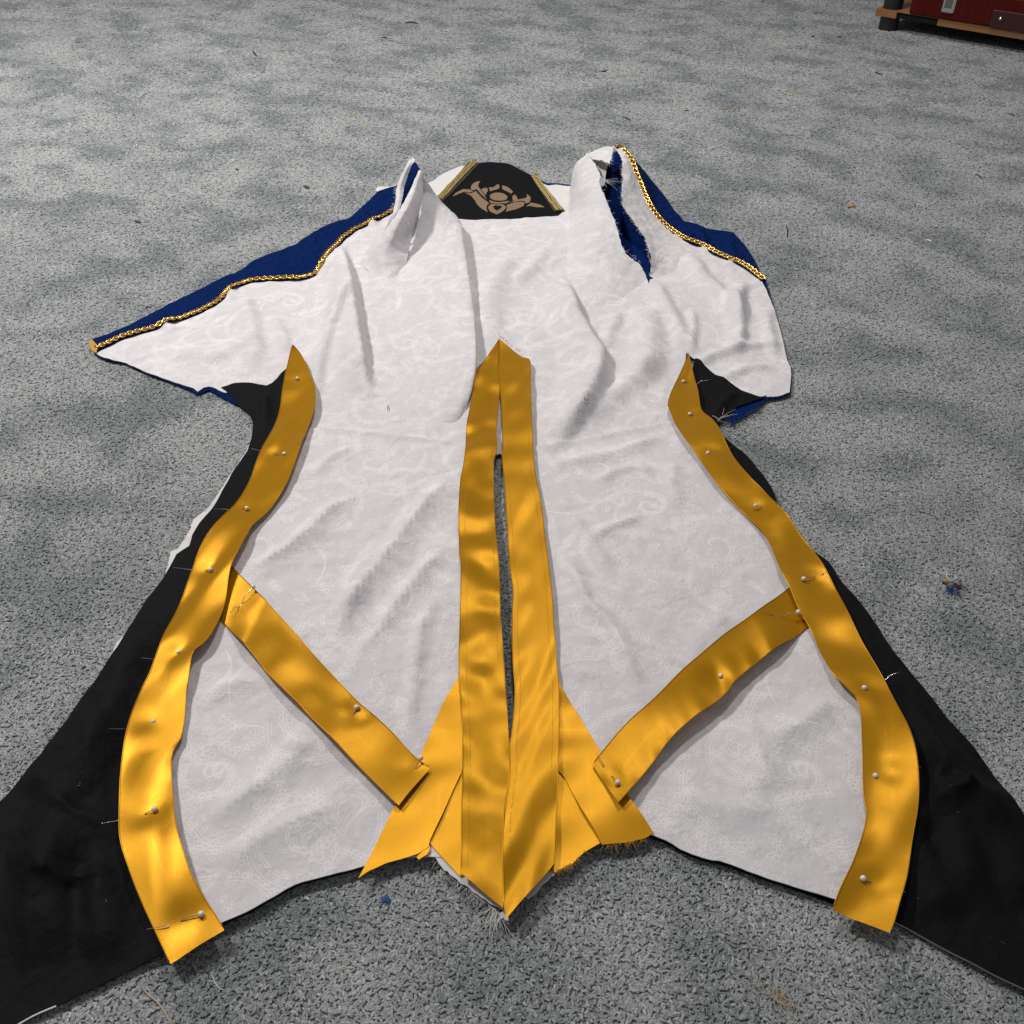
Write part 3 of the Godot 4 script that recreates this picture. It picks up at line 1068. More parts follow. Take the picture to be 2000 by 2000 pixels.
func coat() -> void:
	var t := thing("coat", "unfinished white paisley coat with gold satin ribbons, black sides and blue trimmed capes", "coat", Vector3(0, 0, 0))
	var white: Material = mats.white_cotton
	var black: Material = mats.black_cotton
	var blue: Material = mats.blue_cotton
	var satin: Material = mats.gold_satin
	var bow: Material = mats.gold_ribbon

	# --- linings lowest
	var cape_left := smooth(fl([-613.5, -1217.2, -585.1, -1238.2, -558.4, -1280.1, -533.6, -1323.9, -511.7, -1357.7, -466.7, -1427.3, -448.7, -1440.3, -425.8, -1492.1, -380.4, -1536.3, -348.9, -1597.5, -316.4, -1641.9, -294.2, -1655.5, -271.9, -1726.4, -259.2, -1776.2, -240.2, -1801.9, -222.9, -1817.6, -196.7, -1789, -183.2, -1626.1, -228.8, -1500, -253.2, -1387.4, -285.6, -1139.3, -329.7, -1074.1, -361.1, -1048.1, -373.9, -1056.7, -409.8, -1086.7, -418.6, -1077.9, -424.2, -1075.3, -431.6, -1082.9, -451, -1095.7, -476.6, -1110, -505.5, -1127.2, -530.3, -1143.4, -545.7, -1155.7, -569.4, -1159.9, -590, -1173.9, -602.3, -1191]))
	panel("left_blue_lining", t, cape_left, blue, -0.0004)
	var cape_right := smooth(fl([254.2, -1461.1, 257.8, -1561.2, 280.4, -1671.7, 300.3, -1681, 309.3, -1644.1, 333.4, -1626.1, 348.9, -1608.4, 374.1, -1601.9, 389.2, -1595.3, 397.4, -1557, 403.2, -1503.9, 404.5, -1466.8, 404.6, -1429.1, 408.8, -1409, 403.2, -1323.9, 399.1, -1261.2, 394.2, -1211.3, 388.8, -1166.8, 389.9, -1136.6, 379.3, -1095.7, 373.7, -1074.1, 357.8, -1064.1, 331.1, -1060.4, 297.8, -1049.4, 270.7, -1049.4, 263.1, -1132.5]))
	panel("right_blue_lining", t, cape_right, blue, 0.0)
	panel("collar_lining", t, smooth(fl([-91.6, -1626.1, -123.5, -1899.3, -90.2, -1919.1, -65.7, -1933.5, -41.8, -1936.4, -10.4, -1930.6, 1, -1922, 13.4, -1902.1, 37.6, -1868.7, 54.4, -1846.9, 69, -1828.2, 86, -1828.2, 116.4, -1817.6, 137.7, -1789, 107.7, -1582.4])), blue, -0.001)
	var scrap := fl([-262.8, -1791.5, -258.6, -1807.1, -237.1, -1809.7, -223.4, -1822.9, -221.7, -1804.5, -241.2, -1791.5, -256.5, -1778.7])
	panel("seam_scrap", t, scrap, mats.white_back, -0.001)

	# --- white pieces
	panel("left_cape", t, smooth(fl([-592.1, -1177.5, -582.1, -1196.2, -566.2, -1218.2, -528.6, -1245.3, -497, -1271.6, -475, -1293.9, -458.8, -1320.1, -448.9, -1352.1, -435.8, -1383.4, -415.5, -1399.5, -377.6, -1403.1, -341.4, -1403.1, -320.2, -1419.5, -308.1, -1449.3, -301.1, -1505.6, -292.5, -1556.7, -275.2, -1595.1, -246, -1632.6, -219.4, -1680.8, -186.4, -1666.8, -177.4, -1456.8, -197.5, -1251.4, -248.5, -1083.6, -313.3, -1136, -324, -1102.9, -332.6, -1093.8, -347.3, -1097.7, -363.8, -1102.9, -378.8, -1101.6, -394.2, -1090, -382, -1076, -386.1, -1076, -403.9, -1090, -410.8, -1092.5, -417.1, -1090, -422.8, -1079.8, -433, -1090, -451.1, -1097.7, -476.7, -1112, -505.2, -1127.9, -530.1, -1144.2, -545.4, -1156.5, -569.1, -1160.7])), white, 0.0012)
	panel("right_cape", t, smooth(fl([224, -1404.9, 244, -1536, 273.8, -1606, 286.2, -1575.7, 303.1, -1550.4, 325.8, -1525.7, 341.6, -1499.6, 358.6, -1478, 375, -1460.7, 387.1, -1439.9, 395.3, -1417.6, 402.5, -1395.9, 401.7, -1318.4, 397.9, -1257.6, 393.1, -1207.8, 387.7, -1163.5, 388.1, -1133.3, 376.8, -1092.5, 372.4, -1076, 358.4, -1068.5, 343.7, -1063.5, 331, -1064.8, 322.1, -1068.5, 313.8, -1074.8, 307.4, -1081.1, 296, -1102.9, 279, -1122.6, 270.5, -1140.1, 257.8, -1160.7, 247.5, -1174.7, 227.8, -1083.6, 165.7, -1083.6, 185.5, -1282.7])), white, 0.0012)
	panel("collar_facing", t, smooth(fl([-109.7, -1623.8, -171.5, -1716.6, -168.7, -1825.5, -152.7, -1841.6, -143.3, -1868.7, -121.3, -1896.5, -106.4, -1910.7, -88.1, -1919.2, -41.1, -1899.4, 30.3, -1855.1, 55, -1830.8, 68.6, -1815, 85.6, -1817.6, 115.9, -1807.1, 126.5, -1766, 108.6, -1601.7])), mats.white_back, 0.0004)
	var back_edge := fl([-212.4, -1554.5, -164.1, -1619.1, -96.1, -1648.4, -64.8, -1651.8, -28.7, -1652.9, -13.9, -1655.2, 2.8, -1664.4, 37.4, -1673.7, 76.9, -1681.9, 105.2, -1685.4, 139.6, -1664.4, 181.4, -1554.5, 200.8, -1454.7, 217, -1417.4, 227.6, -1249.6, 238.2, -1134.4, 230.7, -1032.8, 211.1, -986.4, 168, -978.5, 115, -960.9, 65, -942.6, 28.8, -929.9, -10, -932, -15.1, -938.3, -20.1, -934.1, -57.8, -936.2, -86, -944.7, -139.5, -956.5, -173.5, -964.2, -224.1, -973, -260.6, -975.2, -287.6, -1032.8, -282.6, -1082, -284.4, -1134.4, -266.9, -1313.2, -261.6, -1454.7])
	panel("back_panel", t, smooth(back_edge), white, 0.0016)

	# --- black side panels, reaching out of the picture at the bottom corners
	var left_black := fl([-395.9, -1090.3, -379.1, -1101.9, -364, -1103.2, -347.6, -1098, -336.5, -1091.5, -331.7, -1095.4, -329.6, -1120.2, -325.4, -1139, -317, -1155.4, -313, -1169.4, -301.8, -1151.3, -280.8, -1111, -264.4, -1012.2, -266, -945.3, -272.3, -845.5, -288.9, -757.9, -290.5, -680.5, -295.3, -605, -290, -493.9, -268.8, -415.3, -232.2, -351.4, -218.4, -341.9, -251.8, -324.3, -257.5, -322, -282.1, -308.4, -303, -296.2, -320.3, -286.8, -342.8, -273.8, -374.8, -254.8, -432, -258, -477.5, -331.9, -449.8, -404.1, -428.2, -450.7, -423.7, -460.5, -416.4, -482.9, -409.4, -504.1, -402.8, -535.8, -399, -552.6, -397, -563.3, -390.3, -582.9, -386.7, -604.4, -382.3, -624.7, -380.7, -650.6, -377.6, -681.2, -373.1, -699.7, -366.5, -723.5, -363.2, -755.5, -352.8, -768.7, -353.9, -792.5, -350.2, -811.8, -343, -834.4, -337.2, -880.9, -335, -905.8, -329.4, -928.4, -325.3, -947.4, -327.9, -978, -332.6, -1006.4, -340.4, -1021.5, -344.8, -1029.8, -358.4, -1043, -365.2, -1055.2, -377.3, -1072.5])
	panel("left_side_panel", t, smooth(left_black), black, 0.0004)
	var strip := fl([-325.5, -986.4, -327.5, -946.9, -337.7, -905.3, -343.2, -865.9, -349.3, -836.8, -361.8, -816.8, -360.1, -794.8, -364.8, -765.9, -373.1, -763.4, -369.8, -745.4, -367.8, -720.9, -356.2, -727.9, -342.7, -793.9, -332.4, -847.9, -319.4, -926.9])
	panel("torn_white_backing", t, smooth(strip, 0.0007), mats.white_back, -0.002)
	var strip2 := fl([-384.3, -635.9, -388.7, -629.2, -387.3, -618.5, -389.9, -594.6, -394.8, -569.2, -398.8, -561.3, -388.9, -560.1, -380.9, -594, -375.9, -625.2])
	panel("torn_white_backing", t, smooth(strip2, 0.0007), mats.white_back, -0.002)
	var right_black := fl([260.6, -989.2, 278.3, -953.9, 286.9, -942.1, 295, -919.1, 301, -899.7, 304.7, -881.8, 306.7, -865.4, 306, -845.5, 305.7, -809.1, 316, -778.8, 328.2, -759.6, 340.4, -744.1, 342.5, -731.3, 346.4, -713.4, 353.7, -696.7, 359.1, -680.5, 364.4, -657.6, 367.6, -630.7, 370.2, -618.1, 376.4, -592.3, 383.1, -570, 390.1, -550.3, 393, -536.9, 400, -520.5, 404.4, -505.2, 408.3, -482.4, 415, -461.5, 421.4, -434.3, 447, -363.5, 433, -288.2, 399.4, -277.9, 364.6, -297.3, 347.8, -307.3, 334.2, -316.4, 321.7, -324.3, 310.6, -332.6, 296.3, -342.3, 287.2, -347.8, 263.2, -351.4, 294.9, -433.9, 312.5, -510.1, 301.9, -631.4, 276.9, -809.1, 247, -945.3])
	panel("right_side_panel", t, smooth(right_black), black, 0.0004)
	var gusset := fl([257.4, -1159, 270.1, -1138.4, 278.6, -1121, 295.6, -1101.3, 306.9, -1079.5, 313.3, -1073.2, 321.7, -1066.9, 330.2, -1062, 339.2, -1065.7, 330.9, -1058.3, 303.4, -1042.4, 291.4, -1035.2, 279, -1022.1, 272.1, -1012.7, 261.4, -1000, 248.6, -997.7, 229.1, -1044.8, 246.9, -1121])
	panel("right_gusset", t, smooth(gusset, 0.0, false), black, 0.0026)
	panel("torn_blue_edge", t, smooth(fl([282.5, -1038.8, 332.3, -1065.6, 344.6, -1065.6, 325.2, -1043.6, 300.5, -1023.3, 282.1, -1005.8, 276.6, -1019.8]), 0.0015), blue, 0.0)

	# --- skirts
	var skirt_left := fl([-260.2, -988.6, -226.1, -986.4, -174.9, -976.3, -140.7, -969.7, -90, -959.8, -57.8, -952.2, -20.2, -942.6, -19.4, -929.9, -22.3, -915.4, -20.5, -835.7, -17.5, -780.8, -13.6, -730, -11.9, -664.1, -9.5, -629.6, -6.7, -579.3, -3.2, -516.3, -2.6, -482, -6.7, -432.6, -6.5, -391.9, -40.5, -396.3, -81.3, -399.8, -115.2, -391.1, -136.1, -385, -159.1, -378.6, -169.5, -374.9, -181, -366.6, -192.6, -358, -203.9, -351.2, -218.5, -344, -238.3, -346.4, -272.9, -387.6, -303.9, -451.8, -317.9, -508.6, -323.2, -565.9, -315.3, -636.3, -313.6, -723.7, -299.1, -820.2, -282.6, -901.1, -278.6, -964.2])
	panel("left_skirt", t, smooth(skirt_left), white, 0.0036)
	panel("left_skirt_lining", t, smooth(fl([-84.4, -434.5, -115.6, -392.3, -136.6, -386.3, -159.7, -379.9, -170.2, -376.1, -181.7, -367.7, -193.4, -359.1, -204.7, -352.3, -218.6, -345.1, -232.6, -351.9, -260.3, -398, -221.2, -484.1])), black, -0.0016)
	var skirt_right := fl([-10.1, -942.6, 27.2, -944.7, 65.6, -955.5, 116.7, -975.2, 169, -993.2, 204.4, -1004.6, 221.6, -1015.1, 235.4, -975.2, 260.6, -881.3, 294.3, -798, 310.9, -723.7, 326.1, -629.6, 335.7, -559.9, 331.9, -508.6, 313.7, -442.1, 288.3, -391.9, 253.8, -361.2, 248.2, -363.7, 217.3, -374, 190.3, -383.7, 166.4, -395.8, 156.1, -397.2, 137.9, -403.8, 126, -412.8, 113.9, -418.2, 84, -432.6, 41.2, -414.1, 0, -387.6, -6, -391.9, -6.3, -432.6, -1.4, -508.6, 0.9, -522.9, 3.3, -570.1, 0.5, -629.6, 1.1, -698.5, -2.2, -730, -5.1, -793.7, -8.4, -864.8, -11.8, -923.6])
	panel("right_skirt", t, smooth(skirt_right), white, 0.0036)
	panel("right_skirt_lining", t, smooth(fl([129, -453.8, 247.8, -484.1, 293.8, -444.1, 267.2, -393.6, 248.5, -362.4, 218, -374.8, 190.9, -384.6, 166.9, -396.7, 156.6, -398, 138.4, -404.6, 126.4, -413.6, 111.4, -419.6])), black, -0.0016)

	# --- gold points at the tail
	panel("torn_white_tail_backing", t, smooth(fl([-65.3, -415.3, -65.1, -405.4, -56, -389.6, -45.6, -382.3, -29.6, -369.7, -15.6, -359.4, -6.2, -356.2, -10.8, -351.4, -6.2, -348.2, -3.1, -347.4, -5.9, -371.8, -16.2, -393.1, -41.2, -410.8]), 0.001), mats.white_back, 0.003)
	panel("torn_white_tail_backing", t, smooth(fl([24, -381.9, 33.2, -393.1, 34.6, -387, 27.9, -379.3, 11.8, -362.7, 7.9, -371.8]), 0.001), mats.white_back, 0.003)
	panel("inner_point", t, smooth(gold["point_0"], 0.0, false), satin, 0.0036, 0.001, 0.0010, 17.0)
	panel("inner_point", t, smooth(gold["point_1"], 0.0, false), satin, 0.0036, 0.001, 0.0010, 17.0)
	panel("outer_point", t, smooth(gold["point_2"], 0.0, false), satin, 0.0050, 0.001, 0.0019, 15.0)
	panel("outer_point", t, smooth(gold["point_3"], 0.0, false), satin, 0.0050, 0.001, 0.0019, 15.0)
	panel("torn_gold_flap", t, smooth(fl([-67.3, -410.7, -64.7, -403.1, -67.3, -398.6, -73.4, -394.3, -74.8, -396.9, -70, -403.1]), 0.0004, false), satin, 0.0062)

	# --- centre ribbons
	var cl: PackedVector2Array = gold["cl"]
	var cr: PackedVector2Array = gold["cr"]
	ribbon("centre_ribbon", t, cl, cr, satin, 0.0072, 0.0025, 19.0, 0.0, 0.0, 3.0, 190, 16)
	sew(t, 0.16, 0.42, 0.99)
	sew(t, 0.88, 0.02, 0.72)
	var _tip_l := fl([-40.1, -381, -32.6, -370.5, -20.2, -360.2, -11.6, -355, -6.6, -353.4])
	var dl: PackedVector2Array = gold["dl"]
	var dr: PackedVector2Array = gold["dr"]
	ribbon("centre_ribbon", t, dl, dr, satin, 0.0080, 0.0019, 15.0, 0.0, 0.0, 8.0, 190, 16)
	sew(t, 0.13, 0.4, 0.95)
	sew(t, 0.86, 0.05, 0.93)

	# --- ribbons down both sides, pinned
	var so: PackedVector2Array = gold["so"]
	var si: PackedVector2Array = gold["si"]
	ribbon("left_side_ribbon", t, so, si, bow, 0.0064, 0.0042, 10.0, 0.0, 0.003, 1.0, 230, 22)
	var ri: PackedVector2Array = gold["ri"]
	var ro: PackedVector2Array = gold["ro"]
	ribbon("right_side_ribbon", t, ri, ro, bow, 0.0064, 0.0042, 10.0, 0.002, 0.002, 5.0, 230, 22)

	# --- ribbons that cross the skirt, under the side ribbons
	var a1: PackedVector2Array = gold["a1"]
	var a2: PackedVector2Array = gold["a2"]
	ribbon("left_crossing_ribbon", t, a1, a2, bow, 0.0088, 0.0034, 11.0, 0.0, 0.001, 12.0, 130, 18, 0.0046)
	var b1: PackedVector2Array = gold["b1"]
	var b2: PackedVector2Array = gold["b2"]
	ribbon("right_crossing_ribbon", t, b1, b2, bow, 0.0088, 0.0032, 9.0, 0.0, 0.008, 17.0, 130, 18, 0.0046)

	# --- left shoulder seam standing up
	sheet("left_front_panel", t, [
		[-174.3, 80, -1647.6, -160, 98, -1616.2, -149.7, 102, -1598.5, -143.7, 90, -1602.2, -148.5, 60, -1647.4],
		[-165.2, 60, -1583, -148.8, 66, -1579.3, -136.4, 66, -1590.5, -121.2, 54, -1606.9, -123.3, 24, -1653.4],
		[-175, 28, -1546.8, -143.5, 40, -1544.2, -115.2, 43, -1554.2, -91, 36, -1575.1, -96.7, 8, -1619.1],
		[-178.7, 12, -1475.1, -143.7, 26, -1474.1, -111.9, 34, -1486, -80.8, 34, -1492, -86.4, 7, -1523.7],
		[-187.2, 7.5, -1382.4, -141.8, 20, -1383.9, -104.6, 28, -1376.5, -66.9, 32, -1359.5, -71.7, 7, -1383.4],
		[-178.7, 6.5, -1252.3, -132.7, 14, -1254.1, -90.1, 24, -1243.5, -55.1, 30, -1232.5, -59.3, 7, -1251.4],
		[-167.6, 6, -1137.7, -120.8, 11, -1136.2, -80.8, 19, -1123, -50.1, 25, -1113.1, -53.8, 8, -1126.3],
		[-155.5, 5.5, -1048.6, -114.4, 9, -1043.3, -76.5, 14, -1029.8, -59.1, 10, -1041.8, -60.5, 5, -1037.3],
		[-145, 3, -1004.9, -111.7, 4, -1001.2, -75.5, 4, -998.9, -67.1, 3, -1002.6, -67, 1, -998.6]], white, 0.0016, 10)
	sheet("left_shoulder_edge", t, [
		[-176.3, 118, -1638.7, -171.3, 120, -1643, -166.3, 118, -1633.8],
		[-186.7, 106, -1606.5, -180.2, 108, -1613, -175, 106, -1623.3],
		[-194.5, 93, -1576, -188.4, 95, -1577.6, -181.8, 92, -1587.8],
		[-194.4, 83, -1547.9, -189, 85, -1547.3, -183.6, 83, -1552.3],
		[-198.6, 69, -1517.7, -193, 72, -1514.7, -187.4, 72, -1518.9],
		[-213.5, 40, -1523.3, -205.2, 46, -1513.5, -197, 46, -1517.7]], white, 0.0006, 8, 0.0005)
	sheet("left_shoulder_seam", t, [
		[-159.2, 108, -1613, -155, 110, -1605.2, -149.9, 104, -1602.5],
		[-170.5, 95, -1559.5, -159.8, 96, -1566, -149.6, 82, -1604.6],
		[-182.5, 82, -1520.1, -167.5, 84, -1523.7, -154.1, 65, -1579.6],
		[-200.4, 63, -1496.6, -180.2, 69, -1492.7, -162, 47, -1553.3],
		[-223.7, 40, -1482.6, -192.4, 49, -1472.2, -168.4, 32, -1523],
		[-248.6, 13, -1463.3, -207.1, 28, -1450.3, -171.5, 20, -1467.6],
		[-232.3, 7, -1434.3, -199.1, 10, -1422.5, -176.1, 6, -1440.1],
		[-218.7, 3, -1405.8, -193.2, 3, -1398.6, -177.7, 2, -1407.8]], white, 0.0006, 10, 0.0005)
	sheet("left_armhole_lining", t, [
		[-177.6, 100, -1671.7, -168.9, 102, -1666.2, -157.6, 100, -1632.4],
		[-183.9, 90, -1621, -174.9, 92, -1620.4, -162.1, 92, -1615.7],
		[-192.3, 72, -1562.2, -183.4, 74, -1561.6, -172, 74, -1570.5],
		[-205.7, 52, -1541.4, -194.3, 54, -1532.4, -179.2, 54, -1536.7],
		[-220.2, 30, -1521.4, -206, 34, -1512.3, -189.3, 34, -1516.4]], blue, 0.001, 6)

	# --- right shoulder, raised round the torn armhole
	sheet("right_shoulder", t, [
		[111.3, 4, -1791.5, 120.7, 6, -1844.2, 143.2, 10, -1888.4, 180, 14, -1891.5],
		[111.5, 12, -1781.2, 117.4, 40, -1806.3, 126.9, 54, -1813.5, 145.5, 68, -1809.4],
		[109.7, 10, -1743.4, 121.7, 44, -1743.3, 137.6, 60, -1751.6, 151.7, 69, -1758.1],
		[107, 9, -1704.4, 123.4, 44, -1688.6, 140.2, 62, -1690.5, 158, 72, -1688.5],
		[104.2, 8, -1664.4, 124.4, 42, -1639.1, 139.9, 62, -1628.2, 154.5, 72, -1640],
		[95.3, 7, -1546.3, 124.9, 33, -1518.7, 153.2, 47, -1527.9, 172.5, 52, -1537.2],
		[88.7, 7.5, -1436.9, 124.9, 20, -1438.9, 156, 28, -1460, 185.1, 28, -1465.8],
		[88.1, 7, -1315.1, 124.2, 12, -1356, 158.2, 16, -1383.1, 210.5, 15, -1440],
		[98.5, 3, -1243.3, 127.5, 4, -1280.3, 161.6, 5, -1318.9, 218.5, 6, -1399.7]], white, 0.0018, 10, 0.0006)
	sheet("right_shoulder_flap", t, [
		[145.2, 70, -1806.4, 166.1, 78, -1808.1, 190.3, 87, -1793],
		[145.5, 72, -1781.6, 163.1, 80, -1767, 183.9, 87, -1749.7],
		[151.6, 74, -1760, 162.6, 81, -1735.1, 175.2, 85, -1708.4]], white, 0.0016, 8, 0.0009)
	sheet("right_shoulder_inside", t, [
		[142.4, 60, -1832.3, 167.3, 66, -1815.1, 189.5, 70, -1803.6],
		[144.1, 52, -1773.5, 162.3, 56, -1762.5, 177.3, 60, -1762],
		[148.8, 50, -1697.4, 159.1, 52, -1687.3, 166.3, 54, -1687]], mats.white_back, 0.001, 6)
	sheet("right_armhole_edge", t, [
		[188.8, 85, -1796, 199.5, 86, -1798.6, 208.3, 81, -1796.7],
		[200.3, 80, -1758.9, 210.3, 79, -1764.4, 221.8, 71, -1768.4],
		[197.7, 72, -1681.1, 213.5, 66, -1697.2, 233.3, 52, -1734.7],
		[189.3, 60, -1587.5, 216, 48, -1624.1, 246.5, 31, -1657.1],
		[207.5, 46, -1536.5, 232.9, 34, -1569, 266.8, 16, -1600.4],
		[222.3, 36, -1481.6, 248.9, 22, -1523, 295.6, 10, -1550],
		[224.4, 26, -1431.8, 253.4, 15, -1462.9, 321.4, 7.5, -1514.5],
		[220.6, 7, -1419.5, 251.7, 3, -1405.8, 334.4, 2, -1482.8]], white, 0.0018, 10, 0.0014)
	sheet("right_armhole_lining", t, [
		[177.6, 60, -1843.5, 196.7, 62, -1837.7, 221.7, 55, -1846.6],
		[161.7, 36, -1764.5, 188.2, 34, -1769.8, 218.1, 40, -1753.9],
		[165.1, 18, -1640.4, 188.6, 16, -1645.2, 223.4, 22, -1630.8],
		[183.2, 11, -1506.9, 203.1, 11, -1506.9, 233.4, 16, -1495.9],
		[200.2, 9.5, -1432.8, 214.8, 9.5, -1429.1, 232.9, 10, -1428],
		[206.3, 3, -1405.8, 215.8, 3, -1402.2, 234.3, 3, -1405.8]], blue, 0.004, 8)
	sheet("right_blue_border", t, [
		[204, 81, -1802.2, 210.3, 76, -1813.9, 215.1, 70, -1809.1],
		[219.1, 72, -1770.9, 229.8, 62, -1793.7, 237.6, 52, -1805.5],
		[232.3, 52, -1734.7, 246.4, 38, -1785.2, 259.2, 24, -1828.3],
		[245, 30, -1659.6, 269.2, 17, -1713.5, 290.2, 6, -1751],
		[265, 16, -1600.4, 288.3, 11, -1629.9, 309.8, 4.5, -1640.8],
		[294.6, 11, -1549.8, 321.6, 8, -1586.3, 349.7, 4.5, -1607.4]], blue, 0.0015, 8)

	# --- collar back with its emblem
	var collar := panel("collar_panel", t, smooth(fl([-135.8, -1723.9, -68.6, -1925, -36.3, -1922.1, -6.2, -1916.4, 11.3, -1890.9, 36.4, -1857.8, 52.2, -1838.9, 96, -1688, 83.7, -1660, 2.8, -1650.8, -64.5, -1641.8, -101.6, -1646.3]), 0.0, false), black, 0.0026)
	var K := func(a: PackedVector2Array, lift := 0.0036) -> void:
		panel("emblem_piece", collar, a, mats.tan_suede, lift, 0.0012, 0.0, 22.0, 0.004)
	K.call(smooth(fl([-112.7, -1751.4, -104.5, -1769.3, -92.8, -1781.2, -80.6, -1779.2, -74.2, -1768.2, -80.1, -1765, -90.8, -1768.2, -98.1, -1762.3])))
	K.call(smooth(fl([-90.4, -1765, -78.4, -1760.3, -71.1, -1767, -68.5, -1771.3, -62.4, -1754.5, -56, -1737.9, -47.2, -1721.9, -42.6, -1712.5, -46.4, -1702.5, -47.1, -1687.7, -43.9, -1675.7, -51.1, -1683, -58.7, -1695.8, -65, -1710.7, -70, -1729.5, -74.9, -1744.8, -81.3, -1756.4])))
	K.call(smooth(fl([-78.3, -1780, -78.9, -1796, -74.8, -1812.2, -68.1, -1820.4, -61.2, -1822.4, -64.7, -1810.2, -65.1, -1796, -61.2, -1780.8, -55.1, -1762.3, -47, -1732.6, -52.4, -1742.5, -60.1, -1762.3, -68.2, -1782, -72.8, -1772.9])))
	K.call(fl([-59, -1779.2, -51.9, -1789.2, -47.3, -1787.2, -45.8, -1772.9, -49, -1764.2, -49.3, -1750.6, -53.6, -1763.5]))
	K.call(smooth(fl([-44.6, -1790.4, -35.2, -1792.8, -29.2, -1804.1, -24.7, -1806.5, -24, -1787.2, -30.5, -1780.8, -36.5, -1776.8, -41.4, -1771.3])))
	K.call(smooth(fl([-19.1, -1801.6, -10.8, -1795.2, -3.1, -1785.2, 1.9, -1772.1, -1.6, -1763.5, -9.2, -1774.9, -18.8, -1784.8])))
	var oval := PackedVector2Array()
	for p in fl([-42.3, -1746.4, -39.9, -1757.2, -34.8, -1765, -25.5, -1767.4, -16.7, -1764.2, -11.3, -1756.4, -8.1, -1745.6, -11.2, -1734.1, -17.2, -1728.8, -25, -1727.2, -33.5, -1729.5, -39.1, -1735.6]):
		oval.append(p)
	K.call(smooth(oval))
	K.call(smooth(fl([-42.9, -1728.8, -34.2, -1721.9, -24.9, -1720.4, -14.9, -1722.7, -6, -1728.8, -5.1, -1725, -10.4, -1716.7, -22.2, -1715.2, -28.1, -1712.2, -34.1, -1715.9, -39.6, -1713.7])))
	K.call(smooth(fl([-44.3, -1695.8, -39.6, -1708.8, -34, -1712.5, -28, -1707.7, -22.2, -1712.5, -15.1, -1708.8, -10.3, -1695.8, -13.8, -1681.9, -21.8, -1669.5, -28.9, -1661.3, -36.3, -1671, -42, -1683.3])))
	panel("emblem_centre", collar, smooth(fl([-34.4, -1698.8, -31.2, -1703.9, -26.5, -1702.5, -22.1, -1703.9, -18.7, -1698.8, -22, -1688.4, -28, -1679.3, -32.8, -1689.2])), black, 0.0044, 0.0012, 0.0, 22.0, 0.004)
	K.call(smooth(fl([-9.8, -1708.8, 2.9, -1718.9, 14.8, -1721.2, 23.1, -1721.2, 22.3, -1707.7, 13.1, -1695.8, 1.4, -1686.6, -11.4, -1676.8, -8.8, -1692.1])))
	K.call(smooth(fl([-6.3, -1720.4, 4.4, -1728.8, 14.9, -1737.1, 23.9, -1741, 29.2, -1749.5, 27.4, -1762.3, 31.8, -1755.7, 35.1, -1741, 34.4, -1726.5, 31, -1717.4, 25.4, -1715.9, 24, -1725, 11.8, -1725.7])))
	K.call(smooth(fl([34.9, -1718.9, 44.3, -1717.4, 54.5, -1708.4, 60.1, -1699.5, 49.9, -1699.5, 38.1, -1701, 25.7, -1702.5, 32.4, -1710.7])))
	K.call(fl([0.5, -1750.2, 4.5, -1758.8, 8.6, -1750.6, 11.3, -1732.6, 5.9, -1730.3, 1.7, -1728.8]))
	for k in 2:
		var mid := fl([-76.8, -1922.3, -104.3, -1838.9, -136.2, -1733.6]) if k == 0 else fl([44.3, -1847, 65.9, -1758.4, 87.2, -1680.7])
		var base_strip := fl([-87.4, -1928.1, -66.3, -1916.6, -129, -1723.8, -142.6, -1743.5]) if k == 0 else fl([36.3, -1855.2, 53.2, -1838.9, 96.6, -1680.7, 76.8, -1678.4])
		var tr := panel("gold_collar_trim", t, base_strip, mats.dark_weave, 0.0040, 0.001, 0.0, 22.0, 0.004)
		for s: float in [-1.0, 1.0]:
			var side: Vector2 = (mid[2] - mid[0]).normalized().orthogonal() * 0.0036 * s
			var line := PackedVector2Array([mid[0] + side, mid[1] + side, mid[2] + side])
			plait("metallic_weave", tr, along(line, 0.0044, 0.02), mats.old_gold_braid, 0.0021, 0.0075, 0.0010, 3)
		var end := along(PackedVector2Array([mid[0] - (mid[2] - mid[0]).normalized().orthogonal() * 0.006, mid[0] + (mid[2] - mid[0]).normalized().orthogonal() * 0.006]), 0.005, 0.004)
		frays("frayed_end", tr, end, Vector3(0, 0.3, -0.8), mats.old_gold_braid, 26, 0.009, 0.0004)

	# --- gold braids along the capes
	var tape := func(a: PackedVector3Array) -> void:
		var geo := Geo.new()
		var path := polish(a, 0.008)
		var radii := PackedFloat32Array()
		for k in path.size():
			path[k] += Vector3.DOWN * 0.0006
			radii.append(0.0062)
		geo.tube(path, radii, 8, 0.12)
		put("braid_tape", geo, blue, t)
	tape.call(along(fl([-594.8, -1188.1, -566.1, -1220.3, -528.5, -1247.5, -497, -1274, -475, -1296.4, -458.8, -1322.7, -448.9, -1354.8, -435.8, -1386.3, -415.6, -1402.4, -377.7, -1406, -341.5, -1406, -320.3, -1422.5, -309.9, -1452.4, -302.9, -1509, -294.4, -1560.4, -277.2, -1599, -248, -1636.8, -214.4, -1690]), 0.0026, 0.03))
	tape.call(sp([194.2, 87, -1793, 205.8, 82, -1791, 218.6, 74, -1767.9, 224.4, 67, -1753.2, 228.8, 57, -1731.4, 235.5, 46, -1705.4, 239.2, 39, -1682, 246.9, 31, -1652.5, 256.6, 22, -1626.2, 272, 14.5, -1597.3, 286.1, 12, -1572.9, 297.3, 11, -1556.1, 326, 10, -1529.3, 341.8, 10, -1503, 358.7, 10, -1481.3, 375.1, 10, -1463.9, 387.2, 10, -1443, 396, 9, -1422.7, 404.5, 8, -1402.9]))
